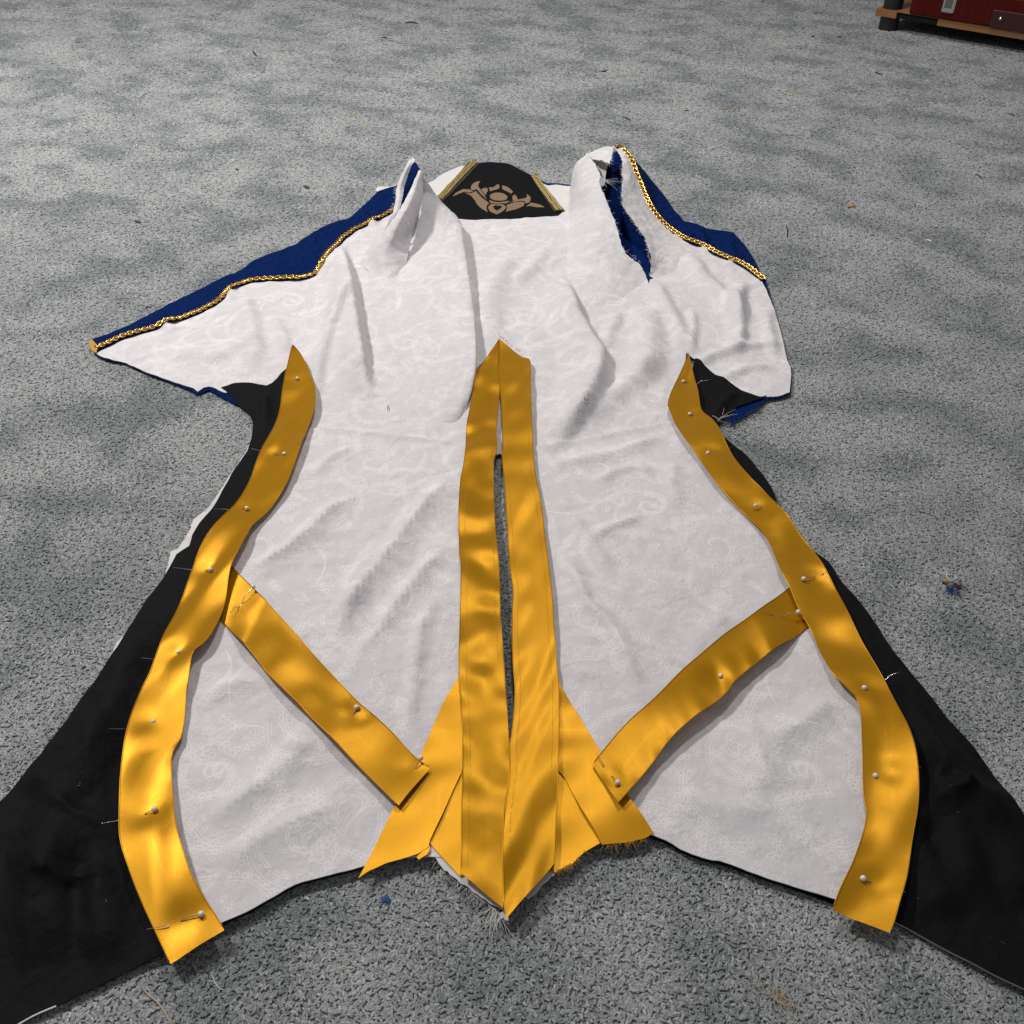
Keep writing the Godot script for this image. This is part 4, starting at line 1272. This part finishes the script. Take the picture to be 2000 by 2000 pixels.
	plait("gold_braid", t, along(fl([-596.7, -1189.6, -566.6, -1221.8, -528.9, -1249.1, -497.4, -1275.6, -475.4, -1298, -459.2, -1324.3, -449.3, -1356.5, -436.2, -1388.1, -416, -1404.2, -378, -1407.9, -341.8, -1407.9, -320.5, -1424.3, -310.2, -1454.3, -303.2, -1511.1, -294.7, -1562.6, -277.5, -1601.2, -248.2, -1639.1, -214.7, -1692.4]), 0.0022, 0.03), mats.gold_braid, 0.0040, 0.033, 0.0014)
	plait("gold_braid", t, sp([194.1, 88, -1792.8, 205.7, 83, -1790.9, 218.5, 75, -1767.8, 224.3, 68, -1753, 228.7, 58, -1731.3, 235.4, 47, -1705.3, 239.1, 40, -1681.9, 246.7, 32, -1652.3, 256.5, 23, -1626.1, 271.8, 15.5, -1597.2, 286, 13, -1572.7, 297.1, 12, -1555.9, 325.8, 11, -1529.1, 341.6, 11, -1502.9, 358.5, 11, -1481.1, 375, 11, -1463.7, 387, 11, -1442.8, 395.8, 10, -1422.5, 404.3, 9, -1402.6]), mats.gold_braid, 0.0040, 0.033, 0.0014)
	panel("folded_gold_end", t, fl([-609.3, -1202.6, -608.6, -1211.4, -593.8, -1193.9, -590.5, -1175.3, -599.4, -1182.4]), mats.gold_thread, 0.004)

	# --- loose threads
	frays("loose_threads", t, sp([-198.3, 70, -1515.3, -194.9, 84, -1545.4, -195, 94, -1573.4, -188.5, 106, -1606.5, -176.2, 119, -1638.4, -165.9, 121, -1642.6, -151.3, 108, -1601.1]), Vector3(-0.5, 0.4, 0), mats.white_thread, 110, 0.005)
	frays("loose_threads", t, sp([155.6, 72, -1681.1, 154.3, 73, -1637.4, 172.3, 53, -1534.8, 185.2, 29, -1467.5, 208.1, 17, -1450.9]), Vector3(0.8, 0.0, 0.2), mats.white_thread, 45, 0.005)
	frays("loose_threads", t, sp([201.1, 79, -1725.1, 197.4, 73, -1678.4, 189, 61, -1585, 207.1, 47, -1534.2, 221.9, 37, -1479.3, 224, 27, -1429.7]), Vector3(-0.8, 0.0, 0.2), mats.white_thread, 130, 0.0045)
	frays("loose_threads", t, sp([161, 76, -1658.2, 162.2, 74, -1649.1]), Vector3(0.7, -0.3, 0.5), mats.white_thread, 12, 0.03)
	frays("loose_threads", t, sp([190.2, 86, -1790.4, 184, 86, -1749.9, 175.2, 85, -1708.4, 164.3, 81, -1732.4]), Vector3(0.4, -0.3, 0.3), mats.white_thread, 60, 0.005)
	frays("loose_threads", t, sp([141.2, 70, -1803.6, 149, 71, -1806.3]), Vector3(-0.3, 0.8, -0.2), mats.white_thread, 6, 0.012)
	frays("loose_threads", t, along(fl([-327, -945.6, -337.2, -904, -342.7, -864.7, -348.8, -835.6, -361.2, -815.6, -359.6, -793.6, -364.3, -764.8, -372.6, -762.3, -369.3, -744.4, -367.3, -719.9]), -0.001), Vector3(-0.8, 0.2, -0.2), mats.white_thread, 46, 0.012, 0.00022)
	frays("loose_threads", t, along(fl([-383.8, -635, -388.2, -628.3, -386.8, -617.6, -389.3, -593.7, -394.3, -568.4]), -0.001), Vector3(-0.8, 0.2, -0.2), mats.white_thread, 22, 0.010, 0.00022)
	frays("loose_threads", t, along(fl([-65, -404.8, -55.9, -389, -45.5, -381.7, -29.6, -369.2, -15.6, -358.9]), 0.001), Vector3(-0.4, 0.0, 0.7), mats.white_thread, 70, 0.006, 0.0002)
	frays("loose_threads", t, along(fl([-14.8, -358.1, -6.2, -350.9]), 0.001), Vector3(-0.3, -0.1, 0.8), mats.white_thread, 40, 0.016, 0.00025)
	frays("gold_frays", t, along(fl([73.7, -408.6, 91.2, -410.8, 106.8, -414.9]), 0.006), Vector3(0.0, -0.1, 0.9), mats.gold_thread, 45, 0.006, 0.00022)
	frays("gold_frays", t, along(fl([35.2, -386.2, 48, -393.5, 57.5, -403.2]), 0.005), Vector3(0.5, -0.1, 0.7), mats.gold_thread, 40, 0.006, 0.00022)
	frays("gold_frays", t, along(fl([-19.3, -1211.7, -17.7, -1202.9, -2.9, -1182.7, 13, -1157.3]), 0.011), Vector3(0.3, 0.1, -0.6), mats.gold_thread, 50, 0.004, 0.00025)
	frays("blue_frays", t, along(fl([275.8, -1016, 281.7, -1004.4, 300.1, -1021.8, 324.7, -1042.1]), 0.001), Vector3(0.0, 0.0, 0.8), mats.blue_thread, 80, 0.012, 0.0003)
	frays("white_thread_end", t, along(fl([262.5, -1002.3, 273.1, -1018.6]), 0.006), Vector3(0.4, 0.1, -0.2), mats.white_thread, 7, 0.022, 0.0003)

	for line in [fl([-357, -566.7, -361.7, -482.7, -365.8, -388.2, -352.8, -323.8]), fl([-342.2, -597.7, -316.5, -410.2, -301.5, -327.6]), fl([352.7, -509.3, 361.7, -433.2, 354.1, -346.9]), fl([300.1, -371.2, 326, -354.9, 363.3, -331.4])]:
		frays("lint", t, along(line, 0.001), Vector3(0.5, 0.0, 0.3), mats.grey_metal, 4, 0.0025, 0.00018)
	# piping thread along the black hems
	for line in [fl([287.4, -347.5, 296.5, -342, 310.8, -332.3, 322.3, -324, 334.4, -316.2, 348, -307, 364.9, -297]), fl([-320.5, -286.5, -333, -280.7, -343.1, -273.6])]:
		var path := polish(along(line, 0.0006, 0.02), 0.006)
		var geo := Geo.new()
		var radii := PackedFloat32Array()
		for k in path.size():
			radii.append(0.0007)
		geo.tube(path, radii, 6)
		put("hem_cord", geo, mats.white_thread if line[0].x < 0.0 else mats.grey_metal, t)


# ---------------------------------------------------------------- pins
func pin(label: String, head: Vector2, down: Vector2, out: Vector2, tip: Vector2, lift: float) -> void:
	var base := Vector3(head.x, cloth(head.x, head.y) + lift, head.y)
	var o := thing("pin", label, "pin", base, "pearl-headed pins holding the ribbons")
	var geo := Geo.new()
	var ball := SphereMesh.new()
	ball.radius = 0.0024
	ball.height = 0.0048
	ball.radial_segments = 20
	ball.rings = 12
	var h := MeshInstance3D.new()
	h.name = "head"
	h.mesh = ball
	h.material_override = mats.pearl
	o.add_child(h)
	h.position = Vector3(0, 0.0034, 0)
	var ground := func(p: Vector2, up: float) -> Vector3:
		return Vector3(p.x, cloth(p.x, p.y) + lift + up, p.y) - base
	var path := PackedVector3Array([Vector3(0, 0.0034, 0), ground.call(down, 0.0008), ground.call(down.lerp(out, 0.3), -0.004), ground.call(down.lerp(out, 0.7), -0.004), ground.call(out, 0.0006), ground.call(tip, 0.0012)])
	var smooth_path := path
	var radii := PackedFloat32Array()
	for k in smooth_path.size():
		radii.append(0.00042 if k < smooth_path.size() - 1 else 0.00015)
	geo.tube(smooth_path, radii, 6)
	put("shaft", geo, mats.steel, o)


func pin_list() -> Array:
	var L := 0.0092
	return [
		["pearl-headed pin just below the pointed top of the left side ribbon", [-287.6, -1087, -296.4, -1081.9, -301.2, -1078, -307.1, -1073], L],
		["pearl-headed pin high on the left side ribbon, level with the waist seam", [-275, -920.9, -286.7, -924, -304.5, -929.3, -317.5, -934.5], L],
		["pearl-headed pin where the left side ribbon bends beside the torn white edge", [-298.2, -818.5, -304.2, -819.4, -322.3, -820.3, -336.2, -820.3], L],
		["pearl-headed pin on the left side ribbon just above the crossing ribbon", [-314.9, -719, -320.7, -720.5, -337.7, -722.1, -355.5, -724.4], L],
		["pearl-headed pin on the left side ribbon below the crossing ribbon, beside a sharp fold", [-317.6, -605.7, -322.9, -603.7, -339.7, -599.3, -350.6, -596.7], L],
		["fifth pearl-headed pin from the bottom cut end counting up skipped, on the widest glossy stretch of left ribbon", [-318.3, -523.9, -324.2, -522.2, -338.8, -516.7, -351.3, -510.6], L],
		["pearl-headed pin in a bright ring of shine low on the left side ribbon", [-292.1, -436.4, -299.2, -433.5, -312, -427.9, -328.7, -420.5], L],
		["long pearl-headed pin across the cut bottom end of the left side ribbon", [-230.7, -346.6, -245.1, -343.5, -254.6, -339.6, -269.2, -336.5], L],
		["pearl-headed pin at the upper end of the left crossing ribbon, head over white cloth", [-264.4, -692.4, -272, -679.1, -277.6, -666.8, -281.1, -657.6], 0.0106],
		["pearl-headed pin in the lower half of the left crossing ribbon", [-139.6, -538.7, -142.4, -531.8, -149.2, -517.2, -155.4, -504.1], 0.0106],
		["pearl-headed pin at the lower end of the left crossing ribbon by the gold point", [-78.1, -485.1, -81.5, -478.8, -89.8, -463.6, -96.7, -450.3], 0.0106],
		["pearl-headed pin in the pointed top of the right side ribbon, tip on black cloth", [229.7, -1085.7, 237.4, -1087, 253.6, -1089.5, 268, -1093.4], L],
		["pearl-headed pin in the pucker of the right side ribbon beside the black gusset", [227.5, -1008.8, 233.6, -1010, 239.2, -1012.3, 244.7, -1013.5], L],
		["pearl-headed pin on the right side ribbon level with the waist seam", [237.1, -924, 247.1, -928.2, 259.2, -933.5, 268.9, -938.8], L],
		["pearl-headed pin on the smooth upper stretch of the right side ribbon", [275.1, -823.9, 282.2, -824.8, 290.1, -826.6, 298.6, -828.4], L],
		["pearl-headed pin on the right side ribbon just above the crossing ribbon", [301.7, -705.9, 314.8, -712, 323.8, -715.9, 331.2, -719.8], L],
		["pearl-headed pin at the upper end of the right crossing ribbon, beside the side ribbon's edge", [284.7, -657.6, 275.5, -657.6, 256.5, -659.7, 246.1, -661.1], 0.0106],
		["pearl-headed pin in the dimple at the middle of the right crossing ribbon", [193.9, -576.1, 189.8, -577.3, 167.4, -581, 157.7, -582.9], 0.0108],
		["pearl-headed pin at the lower cut end of the right crossing ribbon", [88.1, -459.2, 84.9, -466.6, 77.6, -478.8, 72.3, -489.8], 0.0108],
		["pearl-headed pin on the right side ribbon between the crossing ribbon and its widest bulge", [323.1, -561.5, 327.3, -564.5, 353.7, -578.5, 361.2, -581], L],
		["pearl-headed pin in the bright swirl on the right side ribbon's widest bulge", [305.1, -466.6, 318.1, -469.7, 337.3, -474.2, 346.5, -475.8], L],
		["pearl-headed pin near the cut bottom end of the right side ribbon", [269.4, -375.8, 275.6, -374.1, 293.7, -367.9, 299.7, -365.9], L]]


func pins() -> void:
	var list := pin_list()
	list[5][0] = "pearl-headed pin on left side ribbon, third from its bottom, above the bright ring"
	for row in list:
		var p := fl(row[1])
		pin(row[0], p[0], p[1], p[2], p[3], row[2])


# ---------------------------------------------------------------- the shelf and the red case behind
func shelf_and_case() -> void:
	var c := sp([1053.5, 37, -3033.2, 1374.5, 37, -2759.6, 1053.5, 37, -3033.2])
	var along_x := (c[1] - c[0])
	along_x.y = 0.0
	along_x = along_x.normalized()
	var into := Vector3(along_x.z, 0, -along_x.x)  # away from the viewer
	if into.z > 0.0:
		into = -into
	var up := Vector3.UP
	var s := thing("shelf_rack", "low wooden shelf board on black posts under the dark red case", "shelf", Vector3(c[0].x, 0, c[0].z))
	var half_t := 0.0085
	var mid_y := 0.037 + half_t
	var geo := Geo.new()
	var axis := func(g: Geo, x0: float, x1: float, y0: float, y1: float, d0: float, d1: float, b: float) -> void:
		var o: Vector3 = along_x * (x0 + x1) * 0.5 + up * (y0 + y1) * 0.5 + into * (d0 + d1) * 0.5
		var z: Vector3 = -into * (d1 - d0) * 0.5
		box_geo(g, o, along_x * (x1 - x0) * 0.5, up * (y1 - y0) * 0.5, z, b)
	axis.call(geo, 0.004, 0.9, 0.0372, 0.0538, 0.008, 0.36, 0.001)
	put("board", geo, mats.dark_board, s)
	geo = Geo.new()
	axis.call(geo, 0.0, 0.062, 0.037, 0.054, 0.0, 0.0078, 0.0008)
	put("edge_strip", geo, mats.shelf_wood, s)
	geo = Geo.new()
	axis.call(geo, 0.182, 0.9, 0.037, 0.054, 0.0, 0.0078, 0.0008)
	put("edge_strip", geo, mats.shelf_wood, s)
	geo = Geo.new()
	axis.call(geo, 0.0, 0.9, 0.0541, 0.056, 0.0, 0.36, 0.0004)
	put("board_top", geo, mats.shelf_wood, s)
	for k in 2:
		var post := CylinderMesh.new()
		post.top_radius = 0.027
		post.bottom_radius = 0.027
		post.height = 0.0372 if k == 0 else 0.34
		post.radial_segments = 40
		var o := MeshInstance3D.new()
		o.name = "foot" if k == 0 else "post"
		o.mesh = post
		o.material_override = mats.black_plastic
		s.add_child(o)
		o.position = along_x * 0.034 + into * 0.034 + up * (0.0184 if k == 0 else 0.056 + 0.17)
	# the case
	var k0 := 0.098
	var at := c[0] + along_x * k0 + into * -0.007
	var box := thing("red_case", "dark red leather hard case with chrome latches, standing on the low shelf board", "case", Vector3(at.x, 0.0562, at.z))
	geo = Geo.new()
	var dir := func(g: Geo, x0: float, x1: float, y0: float, y1: float, d0: float, d1: float, b: float) -> void:
		axis.call(g, x0, x1, y0, y1, d0, d1, b)
	dir.call(geo, 0.0, 0.72, 0.0, 0.075, 0.0, 0.26, 0.004)
	put("body", geo, mats.red_leather, box)
	geo = Geo.new()
	dir.call(geo, 0.0, 0.72, 0.077, 0.30, 0.001, 0.26, 0.006)
	put("lid", geo, mats.red_leather, box)
	geo = Geo.new()
	dir.call(geo, 0.001, 0.719, 0.072, 0.080, 0.0022, 0.25, 0.001)
	put("seam", geo, mats.black_plastic, box)
	geo = Geo.new()
	dir.call(geo, 0.225, 0.72, -0.0002, 0.042, -0.0016, 0.03, 0.0012)
	var guard := put("corner_guard", geo, mats.dark_red_leather, box)
	for p: float in [0.25, 0.43, 0.57]:
		var stud := SphereMesh.new()
		stud.radius = 0.0052
		stud.height = 0.0104
		var o := MeshInstance3D.new()
		o.name = "stud"
		o.mesh = stud
		o.material_override = mats.chrome
		guard.add_child(o, true)
		o.position = along_x * p + up * 0.024 - into * 0.0022
	for lx: float in [0.088, 0.56]:
		geo = Geo.new()
		dir.call(geo, lx, lx + 0.036, 0.018, 0.105, -0.006, 0.001, 0.003)
		var latch := put("latch", geo, mats.chrome, box)
		geo = Geo.new()
		dir.call(geo, lx + 0.008, lx + 0.028, 0.030, 0.056, -0.0075, -0.0055, 0.0006)
		dir.call(geo, lx + 0.008, lx + 0.028, 0.060, 0.098, -0.0075, -0.0055, 0.0006)
		put("latch_plate", geo, mats.grey_metal, latch)


# ---------------------------------------------------------------- scraps on the carpet
func snip(called: String, label: String, category: String, line: PackedVector2Array, m: Material, r: float, high := 0.0012, over_coat := false) -> void:
	var path := PackedVector3Array()
	var base := Vector3(line[0].x, (cloth(line[0].x, line[0].y) if over_coat else 0.0) + high, line[0].y)
	for p in line:
		path.append(Vector3(p.x, (cloth(p.x, p.y) if over_coat else 0.0) + high, p.y) - base)
	path = polish(path, 0.002)
	var radii := PackedFloat32Array()
	for k in path.size():
		var q := float(k) / (path.size() - 1)
		radii.append(r * (0.55 + 0.45 * sin(q * PI)))
	var geo := Geo.new()
	geo.tube(path, radii, 6, 0.6)
	var o := put(numbered(called), geo, m)
	o.position = base
	tag(o, label, category, "")


func tangle(called: String, label: String, at: Vector2, m: Material, size: float, strands: int, thin: float, seed_at: int) -> void:
	var r := RandomNumberGenerator.new()
	r.seed = seed_at
	var geo := Geo.new()
	for k in strands:
		var p := Vector3(r.randf_range(-0.4, 0.4), 0.1, r.randf_range(-0.4, 0.4)) * size
		var d := Vector3(r.randf_range(-1, 1), 0, r.randf_range(-1, 1)).normalized()
		var path := PackedVector3Array()
		var radii := PackedFloat32Array()
		var bend := r.randf_range(-0.9, 0.9)
		for s in 10:
			path.append(p)
			radii.append(thin)
			d = d.rotated(Vector3.UP, bend + r.randf_range(-0.3, 0.3))
			p += d * size * 0.2
			p.y = clampf(p.y + r.randf_range(-0.12, 0.15) * size, 0.0, size * 0.4)
		geo.tube(path, radii, 4)
	var o := put(numbered(called), geo, m)
	o.position = Vector3(at.x, 0.001, at.y)
	tag(o, label, "lint")


func scraps() -> void:
	var S := func(called: String, label: String, cat: String, a: Array, m: Material, r: float) -> void:
		snip(called, label, cat, fl(a), m, r)
	S.call("thread", "curved black thread on the carpet right of the right cape's blue border", "thread", [492.3, -1633.3, 489.6, -1608.9, 482.9, -1582.9], mats.black_thread, 0.0011)
	S.call("thread", "short black thread on the carpet above the left cape's pointed tip", "thread", [-566.3, -1321.5, -563, -1326.5, -557.8, -1324.9], mats.black_thread, 0.0014)
	S.call("dark_scrap", "dark sliver on bare carpet straight above the right shoulder", "scrap", [252.8, -2236.8, 261.2, -2226, 267.9, -2211.7], mats.brown_lint, 0.0030)
	S.call("dark_scrap", "small dark speck just left of the upper orange scrap", "scrap", [401.1, -2284.7, 405.3, -2281, 410.1, -2281], mats.black_thread, 0.0024)
	S.call("dark_scrap", "black crumb on the carpet left of the shelf's black foot", "scrap", [855.9, -2943.1, 861.7, -2948.7, 866.1, -2948.7], mats.black_thread, 0.0035)
	S.call("dark_scrap", "dark ring-shaped crumb on the carpet below the shelf's foot, left side", "scrap", [930.5, -2937.4, 937.9, -2948.7, 937.8, -2931.8], mats.brown_lint, 0.0025)
	S.call("dark_scrap", "dark curl on the far carpet above the right shoulder and its sliver", "scrap", [229.6, -2596.1, 237.8, -2600.7, 245.1, -2609.9], mats.black_thread, 0.0030)
	S.call("dark_scrap", "forked dark scrap on the carpet under the red case", "scrap", [935.4, -2596.1, 939.2, -2577.8, 947, -2573.2], mats.black_thread, 0.0030)
	S.call("dark_scrap", "thin dark scrap near the right frame edge, below the case", "scrap", [1140.8, -2262.4, 1147.3, -2255.1, 1151.1, -2244.1], mats.brown_lint, 0.0024)
	S.call("dark_scrap", "dark wisp on the far right carpet, level with the right shoulder", "scrap", [927.2, -1885, 929.1, -1871.2, 930.1, -1857.5], mats.black_thread, 0.0018)
	S.call("dark_scrap", "thin dark sliver on the far left carpet", "scrap", [-709.6, -2796.6, -697.6, -2765.7, -686.8, -2740.4], mats.black_thread, 0.0024)
	S.call("dark_scrap", "dark sliver on the far carpet between the collar and the top frame edge", "scrap", [-374, -2937.4, -365.2, -2937.4, -354.4, -2931.8], mats.brown_lint, 0.0032)
	S.call("brown_fluff", "flat brown fluff at the top of the photo, left of centre", "fluff", [-318.1, -3102.8, -301.8, -3109, -282.5, -3096.6], mats.brown_lint, 0.0065)
	S.call("brown_fluff", "small brown fluff on the carpet left of the left shoulder", "fluff", [-405, -1820.1, -399.2, -1814.9, -393.5, -1804.4], mats.brown_lint, 0.0045)
	S.call("dark_scrap", "dark oval scrap on the carpet above the middle of the left cape", "scrap", [-683.4, -1653.6, -676.5, -1649, -669.6, -1644.5], mats.brown_lint, 0.0036)
	S.call("dark_scrap", "tiny black speck on the carpet above the left shoulder's white scrap", "scrap", [-557.4, -1913, -554.1, -1907.4, -551.8, -1901.7], mats.black_thread, 0.0025)
	S.call("orange_scrap", "orange scrap on the far carpet left of the collar", "scrap", [-370.8, -2244.1, -363.3, -2240.5, -354.6, -2236.8], mats.tan_lint, 0.0036)
	S.call("orange_scrap", "orange scrap on the carpet above the right shoulder, beside a dark speck", "scrap", [492.4, -2303.6, 498.9, -2299.8, 505.4, -2296], mats.tan_lint, 0.0034)
	S.call("orange_scrap", "orange tan scrap on the carpet right of the right cape's blue border", "scrap", [625.4, -1716.9, 633.7, -1719.3, 642, -1721.7], mats.tan_lint, 0.0040)
	S.call("white_scrap", "small white paper scrap on the carpet far right of the right cape", "scrap", [720.6, -1570.2, 725.9, -1570.2, 730.8, -1566], mats.white_lint, 0.0032)
	S.call("tan_fluff", "pale tan fluff on the carpet between the red case and right shoulder", "fluff", [655.3, -2401.6, 665.7, -2409.8, 670.5, -2397.6], mats.blond_lint, 0.0040)
	S.call("gold_scrap", "scrap of gold satin on the carpet right of the black side panel", "scrap", [455, -720.1, 457.7, -718.6, 460.9, -718.6], mats.gold_thread, 0.0030)
	S.call("thread", "white looped thread lying over the gold satin scrap", "thread", [450.7, -737.2, 458.1, -730, 469.6, -728.5, 471.4, -724.5, 464.3, -719.9, 461.9, -725.3, 463.6, -733.2, 462.8, -740.3], mats.white_lint, 0.0006)
	tangle("blue_threads", "tangle of navy blue threads on the carpet beside the gold scrap", fl([455.5, -703.3])[0], mats.blue_thread, 0.011, 12, 0.0004, 3)
	tangle("brown_fluff", "brown fluff beside the navy threads right of the black side panel", fl([467.9, -710.9])[0], mats.brown_lint, 0.005, 14, 0.0004, 4)
	tangle("blue_lint", "bright blue lint on the carpet below the left hem's gold point", fl([-96.5, -367.8])[0], mats.bright_blue_lint, 0.003, 12, 0.0005, 5)
	tangle("blond_fluff", "ball of blond hair fluff on the carpet at the lower right", fl([187.9, -293.7])[0], mats.blond_lint, 0.009, 16, 0.00025, 6)
	S.call("thread", "yellow thread trailing off the bottom of the photo, left of centre", "thread", [-267.9, -303.7, -259.9, -296.6, -252.7, -292, -245, -285, -236.4, -274.8], mats.blond_lint, 0.0007)
	S.call("thread", "fine white hair curled on the carpet below the left ribbon's cut end", "thread", [-218.2, -311.7, -214.4, -305.2, -209.7, -300.8, -205.7, -299.8], mats.white_lint, 0.0004)
	snip("thread_snip", "tiny black thread snip on the white cloth left of the centre ribbons", "thread", fl([-163.3, -1042.7, -162.1, -1037.9, -161.9, -1029.5]), mats.black_thread, 0.0006, 0.0045, true)
	snip("thread_snip", "tiny black thread snip in the deep fold right of the centre ribbons", "thread", fl([91.4, -1018.9, 95.3, -1018.9, 98.3, -1023.6]), mats.black_thread, 0.0006, 0.0045, true)


func _ready() -> void:
	# camera: held at hip height of someone crouching, looking down along the coat
	var cam := Camera3D.new()
	cam.name = "camera"
	cam.fov = 56.8
	cam.near = 0.02
	cam.far = 30.0
	cam.position = Vector3(0, 0.7, 0)
	cam.rotation_degrees = Vector3(-40, 0, 0)
	add_child(cam)
	# the room's dim bounce light
	var env := Environment.new()
	env.background_mode = Environment.BG_COLOR
	env.background_color = Color(0.60, 0.595, 0.595)
	env.background_energy_multiplier = 0.72
	env.tonemap_mode = Environment.TONE_MAPPER_LINEAR
	env.tonemap_exposure = 0.775
	env.sdfgi_enabled = true
	env.ssao_enabled = true
	env.ssil_enabled = true
	var we := WorldEnvironment.new()
	we.name = "world"
	we.environment = env
	add_child(we)
	# the ceiling fitting: two lamps, left of the coat and beyond its collar
	for spot in [[Vector3(-1.6, 2.3, -1.75), 7.6, 0.26], [Vector3(0.15, 2.45, -2.2), 3.2, 0.22]]:
		var lamp := AreaLight3D.new()
		lamp.name = "ceiling_lamp"
		lamp.area_size = Vector2(spot[2], spot[2])
		lamp.light_color = Color(1.0, 0.98, 0.965)
		lamp.light_energy = spot[1]
		lamp.area_range = 12.0
		lamp.shadow_enabled = true
		lamp.position = spot[0]
		lamp.rotation_degrees = Vector3(-90, 0, 0)
		add_child(lamp, true)

	rng.seed = 31
	noise_a = noise_of(4.5, 1, 2)
	noise_b = noise_of(22.0, 2, 2)
	noise_c = noise_of(34.0, 3, 2)
	noise_m = noise_of(1.0, 4, 3)
	noise_s = noise_of(1.0, 11, 1)
	make_materials()
	lay_base()
	make_folds()
	blur_grid()
	gold_shapes()
	for row in pin_list():
		pin_points.append(fl(row[1])[1])
	press()
	carpet()
	coat()
	pins()
	shelf_and_case()
	scraps()
